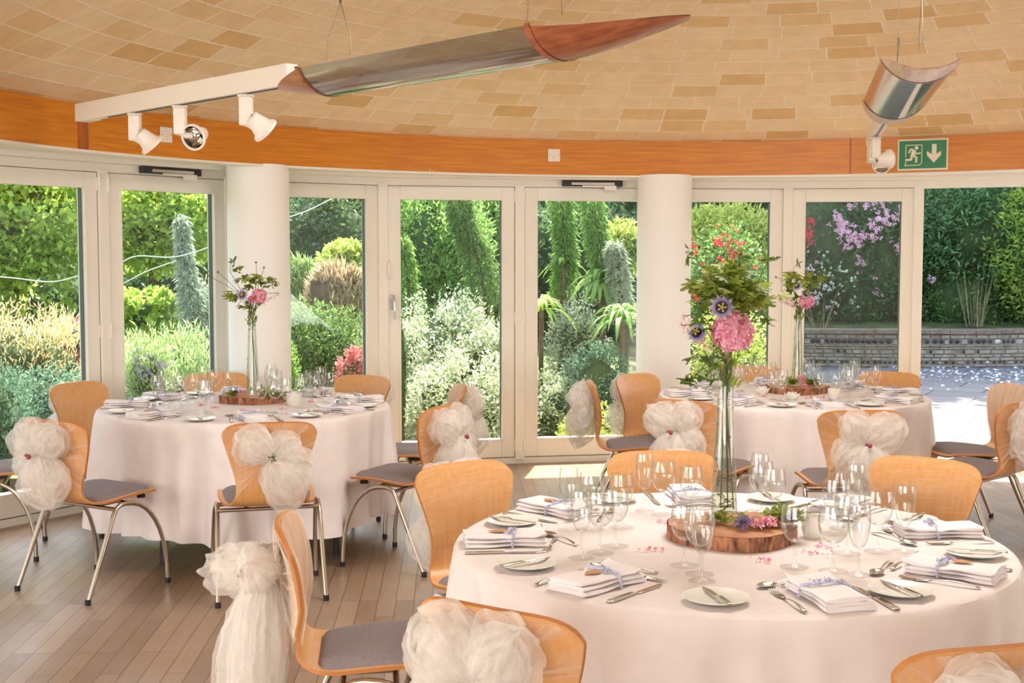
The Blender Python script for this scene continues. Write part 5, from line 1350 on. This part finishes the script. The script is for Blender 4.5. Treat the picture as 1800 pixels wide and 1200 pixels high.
def ico(c, R_, seed, k=0.72, n=14, m_=10):
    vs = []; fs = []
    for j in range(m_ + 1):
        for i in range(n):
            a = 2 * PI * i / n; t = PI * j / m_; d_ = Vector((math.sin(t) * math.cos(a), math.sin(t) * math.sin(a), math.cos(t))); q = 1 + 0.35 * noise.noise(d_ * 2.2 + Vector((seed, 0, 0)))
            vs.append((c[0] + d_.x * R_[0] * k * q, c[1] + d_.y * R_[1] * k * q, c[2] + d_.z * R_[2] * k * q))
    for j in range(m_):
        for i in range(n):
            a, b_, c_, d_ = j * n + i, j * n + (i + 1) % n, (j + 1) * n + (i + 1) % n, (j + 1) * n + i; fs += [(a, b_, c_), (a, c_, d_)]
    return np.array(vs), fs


def foliage(name, c, R_, n, L_, W_, mat, parent, seed, clumps=60, sig=0.16, core=0.70, up=0.0, front=True, axisz=0.2):
    g = np.random.default_rng(seed); d = g.normal(size=(clumps * 3, 3)); d /= np.linalg.norm(d, axis=1)[:, None]
    if front: d = d[d[:, 1] < 0.45]
    d = d[:clumps]; rr = g.uniform(0.72, 1.05, len(d))[:, None]; cen = d * rr
    k = g.integers(0, len(cen), n); P = cen[k] + g.normal(size=(n, 3)) * sig
    q = np.linalg.norm(P, axis=1); P[q > 1.25] *= 0.85
    P = P * np.array(R_) + np.array(c)
    lo = gz(c[0], c[1]) + 0.02; P[:, 2] = np.where(P[:, 2] < lo, lo + abs(g.normal(size=n)) * 0.1, P[:, 2])
    ax = (cen[k] * np.array([0.5, 0.5, 0.3]) + np.array([0, 0, axisz]))
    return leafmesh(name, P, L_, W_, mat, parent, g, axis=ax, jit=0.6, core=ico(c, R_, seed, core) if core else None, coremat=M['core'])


NPL = [0]
def shrub(name, label, cat, px, D, pyt, pyb, wpx, mat, n=3500, L_=0.05, W_=0.025, seed=None, dep=0.8, group=None, **kw):
    """a bush whose silhouette runs from row pyt to row pyb and is wpx wide at distance D"""
    NPL[0] += 1; seed = seed or NPL[0] * 7
    c = atd(px, (pyt + pyb) / 2, D); hz = abs(atd(px, pyt, D).z - c.z); rx = wpx / 2 / F_ * D
    r_ = empty(name, (c.x, D, gz(c.x, D))); tag(r_, label, cat, group)
    kw.setdefault('clumps', 70)
    o = foliage('foliage', c, (rx, rx * dep, hz), n, L_, W_, G[mat], r_, seed, **kw)
    o.data.transform(Matrix.Translation(-r_.location))
    b = MB(); b.tube([(0, 0, -0.05), (0.02, 0, 0.3 * (c.z - r_.location.z)), (0, 0, c.z - r_.location.z)], 0.03 if hz < 1 else 0.06, 7); b.build('stem', M['trunk'], r_)
    return r_, c, (rx, hz)


def blooms(r_, c, R_, n, size, mat, seed, per=9, name='blossom_cluster', box=None, D=None):
    """clusters of flowers over the front of a bush; c/R_ ellipsoid"""
    g = np.random.default_rng(seed)
    for k in range(n):
        if box is not None:
            q = atd(g.uniform(box[0], box[2]), g.uniform(box[1], box[3]), D - 0.02 + g.normal() * 0.1)
        else:
            d = g.normal(size=3); d[1] = -abs(d[1]) - 0.5; d /= np.linalg.norm(d); q = Vector(np.array(c) + d * np.array(R_) * 1.04)
        m_ = max(1, int(g.poisson(per))); PS = np.array(q) + g.normal(size=(m_, 1, 3)) * size * 1.25 + g.normal(size=(m_, 14, 3)) * size * 0.30
        PS = PS.reshape(-1, 3) - np.array(r_.location)
        leafmesh(name, PS, size * 0.55, size * 0.5, G[mat], r_, g)


# dense tree belt far behind
far = [(-120, 25, 'dark'), (60, 26, 'deep'), (215, 25, 'dark'), (330, 27, 'deep'), (470, 25, 'deep'), (590, 26, 'dark'), (730, 25, 'deep'), (880, 26, 'deep'), (1010, 25, 'dark'), (1150, 27, 'deep'), (1290, 25, 'dark'), (1440, 26, 'deep'), (1580, 25, 'dark'), (1730, 26, 'deep'), (1880, 25, 'dark')]
FL = ['left of every other belt tree', 'behind the leftmost door', 'left inside the second door view', 'right inside the second door view', 'hidden by the left column', 'behind the window right of the left column', 'left behind the handled door', 'right behind the handled door', 'behind the middle door without handle', 'hidden by the right column', 'behind the window right of the right column', 'left behind the sliding leaf', 'right behind the sliding leaf', 'behind the open doorway', 'beyond the right edge of the photo']
for k, (px, D, mt) in enumerate(far):
    shrub('background_tree', 'tall dark evergreen in the rear tree belt, ' + FL[k], 'tree', px, D, 170 - 30 * (k % 3), 620, 250, mt, n=4200, L_=0.17, W_=0.09, group='evergreen trees of the rear belt', clumps=90, sig=0.12, core=0.9)

for k, (tx, ty, tz, rx, rz_) in enumerate(((4.6, 22.0, 8.4, 2.3, 3.4), (8.0, 21.8, 8.8, 2.4, 3.6), (11.4, 22.0, 8.8, 2.6, 3.6))):
    r_ = empty('shade_tree', (tx, ty, 1.0)); tag(r_, 'tall shade tree rising beyond the stone wall, ' + ('left one', 'middle one', 'right one')[k], 'tree', 'tall trees shading the terrace')
    o = foliage('foliage', (tx, ty, tz), (rx, rx * .8, rz_), 3500, 0.30, 0.18, G['deep'], r_, 50 + k, clumps=90, sig=0.15, core=0.85, front=False); o.data.transform(Matrix.Translation(-r_.location))
    b = MB(); b.tube([(0, 0, 0), (0.1, 0, 2), (0, 0, tz - 1)], [0.2, 0.16, 0.1], 9); b.build('trunk', M['trunk'], r_)
# W1 -- leftmost door
shrub('maple_tree', 'bright green maple canopy behind the leftmost door', 'tree', 20, 15.5, 250, 545, 330, 'lime', n=9000, L_=0.10, W_=0.06, clumps=110, sig=0.13, core=0.6)
shrub('golden_shrub', 'golden cream feathery shrub behind the leftmost door', 'shrub', 30, 12.0, 548, 760, 260, 'gold', n=7000, L_=0.055, W_=0.012, axisz=1.0, clumps=60, core=0.75)
shrub('cotoneaster', 'dark grey green cotoneaster below the golden shrub', 'shrub', 95, 10.6, 650, 800, 190, 'bluegreen', n=4500, L_=0.035, W_=0.018)
shrub('dwarf_juniper', 'blue green juniper low at the left edge', 'shrub', -5, 9.6, 655, 870, 130, 'bluegreen', n=5000, L_=0.05, W_=0.010, seed=5, axisz=0.9)
shrub('bronze_shrub', 'small reddish bronze shrub beside the golden one', 'shrub', 125, 13.2, 560, 640, 60, 'red', n=900, L_=0.05, W_=0.02)
shrub('green_hedge', 'dark green hedge at the top of the leftmost door view', 'shrub', 70, 19, 440, 640, 330, 'dark', n=4000, L_=0.11, W_=0.06, core=0.85)
# W2
shrub('maple_tree', 'bright green maple canopy at the top of the second door view', 'tree', 262, 16.5, 300, 470, 230, 'lime', n=6000, L_=0.10, W_=0.06, clumps=80, core=0.5)
shrub('green_hedge', 'shaded green hedge behind the silvery flower spire', 'shrub', 330, 19, 400, 640, 240, 'dark', n=4000, L_=0.11, W_=0.06, core=0.85)
r_, c_, _s = shrub('grapevine', 'small vine on a stump trunk in the second door view', 'vine', 258, 13.0, 512, 600, 100, 'lime', n=1700, L_=0.075, W_=0.06, clumps=40, core=0.5)
b = MB(); b.tube([(0, -0.05, -0.3), (0.03, -0.05, 0.1), (0.0, -0.05, c_.z - r_.location.z)], [0.06, 0.045, 0.04], 9); b.build('vine_trunk', M['trunk'], r_)
shrub('meadow_plants', 'pale green meadow plants in the second door view', 'plants', 300, 11.4, 588, 800, 230, 'meadow', n=8000, L_=0.07, W_=0.012, axisz=1.2, clumps=80)
r_, c_, s_ = shrub('catmint', 'purple flowering catmint in the second door view', 'plant', 262, 10.6, 605, 740, 90, 'meadow', n=2200, L_=0.05, W_=0.010, axisz=1.2)
blooms(r_, c_, (s_[0], s_[0] * .8, s_[1]), 26, 0.022, 'purple', 3, per=5, name='purple_flower_spike')
shrub('grey_shrub', 'grey green wispy shrub at the right of the second door view', 'shrub', 365, 12.4, 500, 700, 80, 'silver', n=2400, L_=0.05, W_=0.014, axisz=0.8)
# W3
shrub('yellow_shrub', 'sunlit yellow green shrub behind the narrow window', 'shrub', 612, 15.5, 432, 512, 90, 'yg', n=2400, L_=0.08, W_=0.05)
shrub('feather_grass', 'pale golden feather grass behind the narrow window', 'grass', 598, 13.6, 480, 580, 90, 'grass', n=4500, L_=0.14, W_=0.006, axisz=1.2, core=0.6)
shrub('feather_grass', 'tall greenish grass left inside the narrow window', 'grass', 525, 14.2, 470, 590, 60, 'meadow', n=2400, L_=0.14, W_=0.008, axisz=1.4, core=0.6)
shrub('spreading_juniper', 'wide spreading juniper low in the narrow window', 'shrub', 560, 11.6, 545, 740, 190, 'mid', n=9000, L_=0.055, W_=0.014, clumps=90, axisz=0.3)
shrub('barberry', 'coral red barberry low in the narrow window', 'shrub', 628, 10.7, 618, 700, 70, 'red', n=1800, L_=0.03, W_=0.02)
shrub('box_shrub', 'slim bright green shrub at the left column edge', 'shrub', 505, 10.2, 610, 780, 46, 'fresh', n=2000, L_=0.03, W_=0.012, axisz=1.0)
c_ = atd(561, 530, 13.2); r_ = empty('tree_stump', (c_.x, 13.2, gz(c_.x, 13.2))); tag(r_, 'weathered grey tree stump behind the narrow window', 'tree stump')
b = MB(); b.grid(lambda u, v: ((0.085 + 0.015 * math.sin(5 * 2 * PI * u) + 0.02 * v * math.sin(2 * PI * u * 2)) * math.cos(2 * PI * u), (0.085 + 0.015 * math.sin(5 * 2 * PI * u)) * math.sin(2 * PI * u), -0.1 + v * (atd(561, 496, 13.2).z - r_.location.z + 0.1 + 0.02 * math.sin(3 * 2 * PI * u))), 30, 6, closed_u=True); b.build('stump_bark', M['trunk'], r_)
shrub('green_hedge', 'shaded green hedge at the top of the narrow window', 'shrub', 565, 20, 330, 560, 190, 'dark', n=5000, L_=0.09, W_=0.055, core=0.85)
shrub('yellow_shrub', 'low lime shrub left inside the narrow window', 'shrub', 540, 15.8, 462, 530, 80, 'fresh', n=1800, L_=0.07, W_=0.04)
# W4
shrub('laurel', 'fresh green laurel at the top of the handled door view', 'shrub', 755, 15.5, 330, 560, 190, 'fresh', n=9000, L_=0.075, W_=0.026, clumps=110, axisz=0.6)
shrub('laurel', 'fresh green laurel at the right of the handled door view', 'shrub', 870, 16.5, 340, 560, 110, 'fresh', n=3500, L_=0.08, W_=0.03, axisz=0.6)
shrub('column_juniper', 'slim dark juniper at the left of the handled door view', 'shrub', 702, 10.4, 560, 800, 26, 'dark', n=1600, L_=0.03, W_=0.008, axisz=1.0, core=0.9)
shrub('variegated_shrub', 'white variegated shrub filling the handled door view', 'shrub', 790, 11.7, 525, 800, 250, 'varieg', n=15000, L_=0.038, W_=0.020, clumps=170, sig=0.09, axisz=0.3)
shrub('variegated_shrub', 'smaller white variegated shrub low in the middle', 'shrub', 815, 10.6, 625, 850, 230, 'varieg', n=12000, L_=0.034, W_=0.018, clumps=150, sig=0.09, axisz=0.3)
shrub('variegated_shrub', 'white variegated shrub left of the plain middle door', 'shrub', 962, 11.0, 655, 830, 120, 'varieg', n=5000, L_=0.034, W_=0.018, clumps=90, sig=0.09)
# W5
shrub('dark_shrub', 'deep green shrub between the hanging flower spires', 'shrub', 1010, 17, 350, 620, 240, 'dark', n=5000, L_=0.09, W_=0.05, core=0.9)
shrub('olive_shrub', 'olive green seeding shrub under the flower spires', 'shrub', 1015, 11.9, 532, 720, 100, 'silver', n=4200, L_=0.035, W_=0.016)
shrub('blue_shrub', 'blue grey low shrub in the plain middle door view', 'shrub', 1050, 10.9, 612, 760, 110, 'bluegreen', n=4200, L_=0.034, W_=0.016)
shrub('yellow_shrub', 'yellow green edging plant under the blue grey shrub', 'plant', 1055, 10.4, 715, 830, 130, 'yg', n=3600, L_=0.034, W_=0.018)
shrub('lime_fern', 'pale lime fern at the top right of the plain middle door view', 'plant', 1100, 14, 395, 480, 70, 'yg', n=1500, L_=0.08, W_=0.02)
# W6
shrub('golden_juniper', 'bright golden green juniper behind the right column', 'shrub', 1275, 17, 372, 500, 190, 'yg', n=9000, L_=0.10, W_=0.022, clumps=110, axisz=0.3)
r_, c_, s_ = shrub('rose_bush', 'red flowering rose bush right of the right column', 'rose bush', 1280, 13.4, 410, 620, 150, 'mid', n=7000, L_=0.045, W_=0.028, clumps=100)
blooms(r_, None, None, 20, 0.034, 'rosered', 4, per=4, name='red_rose_cluster', box=(1208, 400, 1335, 540), D=12.75)
shrub('yellow_shrub', 'yellow green shrub below the red roses', 'shrub', 1285, 12.0, 555, 800, 150, 'yg', n=6500, L_=0.04, W_=0.022, clumps=100)
# W7 and open doorway: hedge in shade behind the wall
r_, c_, s_ = shrub('rose_hedge', 'dark hedge with pink roses behind the sliding leaf', 'rose bush', 1500, 20.3, 300, 640, 300, 'dark', n=16000, L_=0.085, W_=0.05, clumps=200, core=0.9)
blooms(r_, None, None, 17, 0.048, 'rosepink', 6, per=11, name='pink_rose_cluster', box=(1460, 350, 1600, 480), D=19.1)
blooms(r_, None, None, 12, 0.045, 'rosepink', 16, per=2, name='pink_rose_cluster', box=(1420, 470, 1640, 560), D=19.0)
blooms(r_, None, None, 26, 0.030, 'rosewhite', 7, per=3, name='white_rose_cluster', box=(1412, 430, 1500, 545), D=19.0)
blooms(r_, None, None, 4, 0.055, 'rosered', 8, per=5, name='red_rose_cluster', box=(1408, 390, 1440, 425), D=19.0)
shrub('conifer', 'soft green conifer boughs at the top of the open doorway', 'tree', 1725, 19.7, 300, 500, 230, 'conifer', n=10000, L_=0.10, W_=0.030, clumps=130, axisz=0.1, core=0.85)
shrub('yew_tree', 'yellow green tree at the top right corner of the doorway', 'tree', 1835, 19.0, 300, 540, 170, 'lime', n=6000, L_=0.09, W_=0.04, clumps=90, core=0.8)
shrub('green_hedge', 'dark green hedge above the wall in the open doorway', 'shrub', 1690, 19.9, 430, 640, 190, 'mid', n=9000, L_=0.075, W_=0.035, clumps=150, core=0.9)
shrub('brown_hedge', 'olive brown hedge at the right end of the wall', 'shrub', 1830, 20.2, 430, 640, 210, 'dark', n=6000, L_=0.085, W_=0.035, clumps=100, core=0.9)


def stems(px, D, pyb, n, spread, hmin, hmax, label, mat, seed, name='reed_clump'):
    rng = random.Random(seed); q = atd(px, pyb, D); r_ = empty(name, (q.x, D, q.z)); tag(r_, label, 'reeds')
    b = MB()
    for k in range(n):
        a = rng.uniform(-1, 1); h_ = rng.uniform(hmin, hmax); b.tube([(a * spread * 0.4, rng.uniform(-.1, .1), 0), (a * spread * 0.7, 0, h_ * 0.5), (a * spread, 0, h_)], [0.006, 0.005, 0.002], 5)
    b.build('reed_stems', mat, r_)
M['reed'] = pbr('dry_reed', lin(150, 140, 96), 0.8, var=lin(110, 98, 66), vscale=20)
stems(1712, 18.8, 574, 24, 0.30, 0.25, 0.85, 'tuft of dry reed stems above the wall in the open doorway', M['reed'], 3)
stems(1440, 18.9, 576, 14, 0.3, 0.2, 0.6, 'dry reed stems above the wall behind the sliding leaf', M['reed'], 4)


def spire(label, pts, D, rpx, mat, n, seed, L_=0.07, W_=0.011, group='giant echium flower spires'):
    """tall flower spire along image points"""
    P = [atd(a, b_, D) for a, b_ in pts]; r_ = empty('echium_spire', (P[0].x, P[0].y, gz(P[0].x, D))); tag(r_, label, 'flower spire', group)
    o_ = Vector(r_.location); g = np.random.default_rng(seed)
    q = spline([tuple(p_ - o_) for p_ in P], 24); q = [(0.0, 0.0, 0.0)] + [tuple(v) for v in q] if q[0][2] > 0.05 else q
    b = MB(); b.tube([Vector(v) for v in q], 0.02, 7); b.build('spire_stem', M['trunk'], r_)
    q = np.array(spline([tuple(p_ - o_) for p_ in P], 60)); R0 = np.interp(np.linspace(0, 1, 60), [0, 0.15, 0.6, 1], [rpx[0], rpx[0] * 1.05, (rpx[0] + rpx[1]) / 2, rpx[1]]) / F_ * D
    k = g.integers(0, 60, n); a = g.uniform(0, 2 * PI, n); rr = R0[k] * g.uniform(0.35, 0.95, n); off = np.stack([np.cos(a) * rr, np.sin(a) * rr, g.normal(0, 0.02, n)], 1)
    ax = np.stack([np.cos(a) * 0.8, np.sin(a) * 0.8, np.full(n, -0.7)], 1)
    leafmesh('narrow_leaves', q[k] + off, L_, W_, G[mat], r_, g, axis=ax, jit=0.25)
    k = g.integers(0, 60, n * 3); a = g.uniform(0, 2 * PI, n * 3); rr = R0[k] * g.uniform(0.5, 0.9, n * 3)
    leafmesh('floret_buds', q[k] + np.stack([np.cos(a) * rr, np.sin(a) * rr, g.normal(0, 0.02, n * 3)], 1), 0.026, 0.018, G[mat], r_, g, core=None)


spire('tall silvery flower spire in the second door view', [(352, 620), (338, 540), (328, 470), (318, 385)], 12.2, (26, 11), 'silver', 1500, 1)
spire('leaning dark green flower spire in the handled door view', [(855, 530), (838, 450), (818, 400), (805, 340)], 12.4, (32, 22), 'mid', 1500, 2)
spire('slim flower spire at the left of the handled door view', [(722, 560), (716, 480), (708, 420)], 12.6, (22, 12), 'fresh', 700, 3)
spire('left hanging flower spire in the plain middle door view', [(985, 520), (995, 450), (990, 400), (988, 335)], 12.3, (20, 22), 'fresh', 1500, 4)
spire('fat central flower spire in the plain middle door view', [(1062, 520), (1058, 460), (1048, 410), (1038, 335)], 11.9, (24, 22), 'fresh', 1700, 5)
spire('blurred grey green spire at the right of the plain middle door', [(1092, 560), (1088, 480), (1080, 430)], 11.6, (22, 16), 'silver', 900, 6)


def rosette(label, px, py, D, R_, n, seed, mat='fresh', droop=1.0):
    q = atd(px, py, D); r_ = empty('strap_leaf_rosette', (q.x, D, gz(q.x, D))); tag(r_, label, 'plant', 'strap leaved echium rosettes')
    rng = random.Random(seed); z_ = q.z - r_.location.z; b = MB(); cnt = []
    for k in range(n):
        a = rng.random() * 6.28; el = rng.uniform(0.2, 1.4); l = R_ * rng.uniform(0.7, 1.15); v0 = len(b.v); w0 = 0.022 * rng.uniform(0.8, 1.2)
        d_ = Vector((math.cos(a), math.sin(a), 0)); s_ = Vector((-d_.y, d_.x, 0))
        b.grid(lambda u, v: tuple(Vector((0, 0, z_)) + d_ * (l * v * math.cos(el) * 0.9 + l * 0.25 * v * v) + Vector((0, 0, l * v * math.sin(el) - droop * l * (0.9 * v * v * v))) + s_ * ((2 * u - 1) * w0 * math.sin(PI * min(1, 0.1 + v * 0.9)) ** 0.6) + Vector((0, 0, abs(2 * u - 1) * 0.006))), 3, 9)
        cnt += [rng.random()] * (len(b.v) - v0)
    o = b.build('strap_leaves', G[mat], r_, recalc=False); at = o.data.attributes.new('rnd', 'FLOAT', 'POINT'); at.data.foreach_set('value', np.array(cnt, np.float32))
    b = MB(); b.tube([(0, 0, 0), (0.01, 0, z_)], 0.022, 8); b.build('stalk', M['trunk'], r_)


rosette('strap leaved rosette at the right of the plain middle door', 1092, 565, 11.1, 0.36, 46, 1, 'fresh')
rosette('strap leaved rosette left inside the plain middle door', 950, 545, 11.5, 0.34, 34, 2, 'lime')
rosette('strap leaved tuft under the fat central spire', 1055, 500, 11.8, 0.34, 34, 3, 'fresh')
rosette('drooping strap leaves beneath the left hanging spire', 990, 470, 12.2, 0.22, 26, 4, 'fresh')

# white garden cables
M['cable'] = pbr('white_cable', lin(230, 228, 222), 0.5)
for k, (D, pts, lb) in enumerate(((12.5, [(-60, 482), (20, 488), (90, 495), (140, 484)], 'white sagging cable across the leftmost door view'), (12.0, [(205, 505), (255, 478), (310, 458)], 'lower white cable in the second door view'), (11.5, [(205, 466), (240, 450), (300, 452), (345, 442), (390, 425)], 'upper white cable in the second door view'), (12.5, [(500, 384), (545, 368), (600, 340)], 'white cable at the top of the narrow window'))):
    P = [atd(a, b_, D) for a, b_ in pts]; b = MB(); b.tube([Vector(v) for v in spline([tuple(v) for v in P], 20)], 0.006, 6); o = b.build('garden_cable', M['cable']); tag(o, lb, 'cable', 'white cables across the garden')
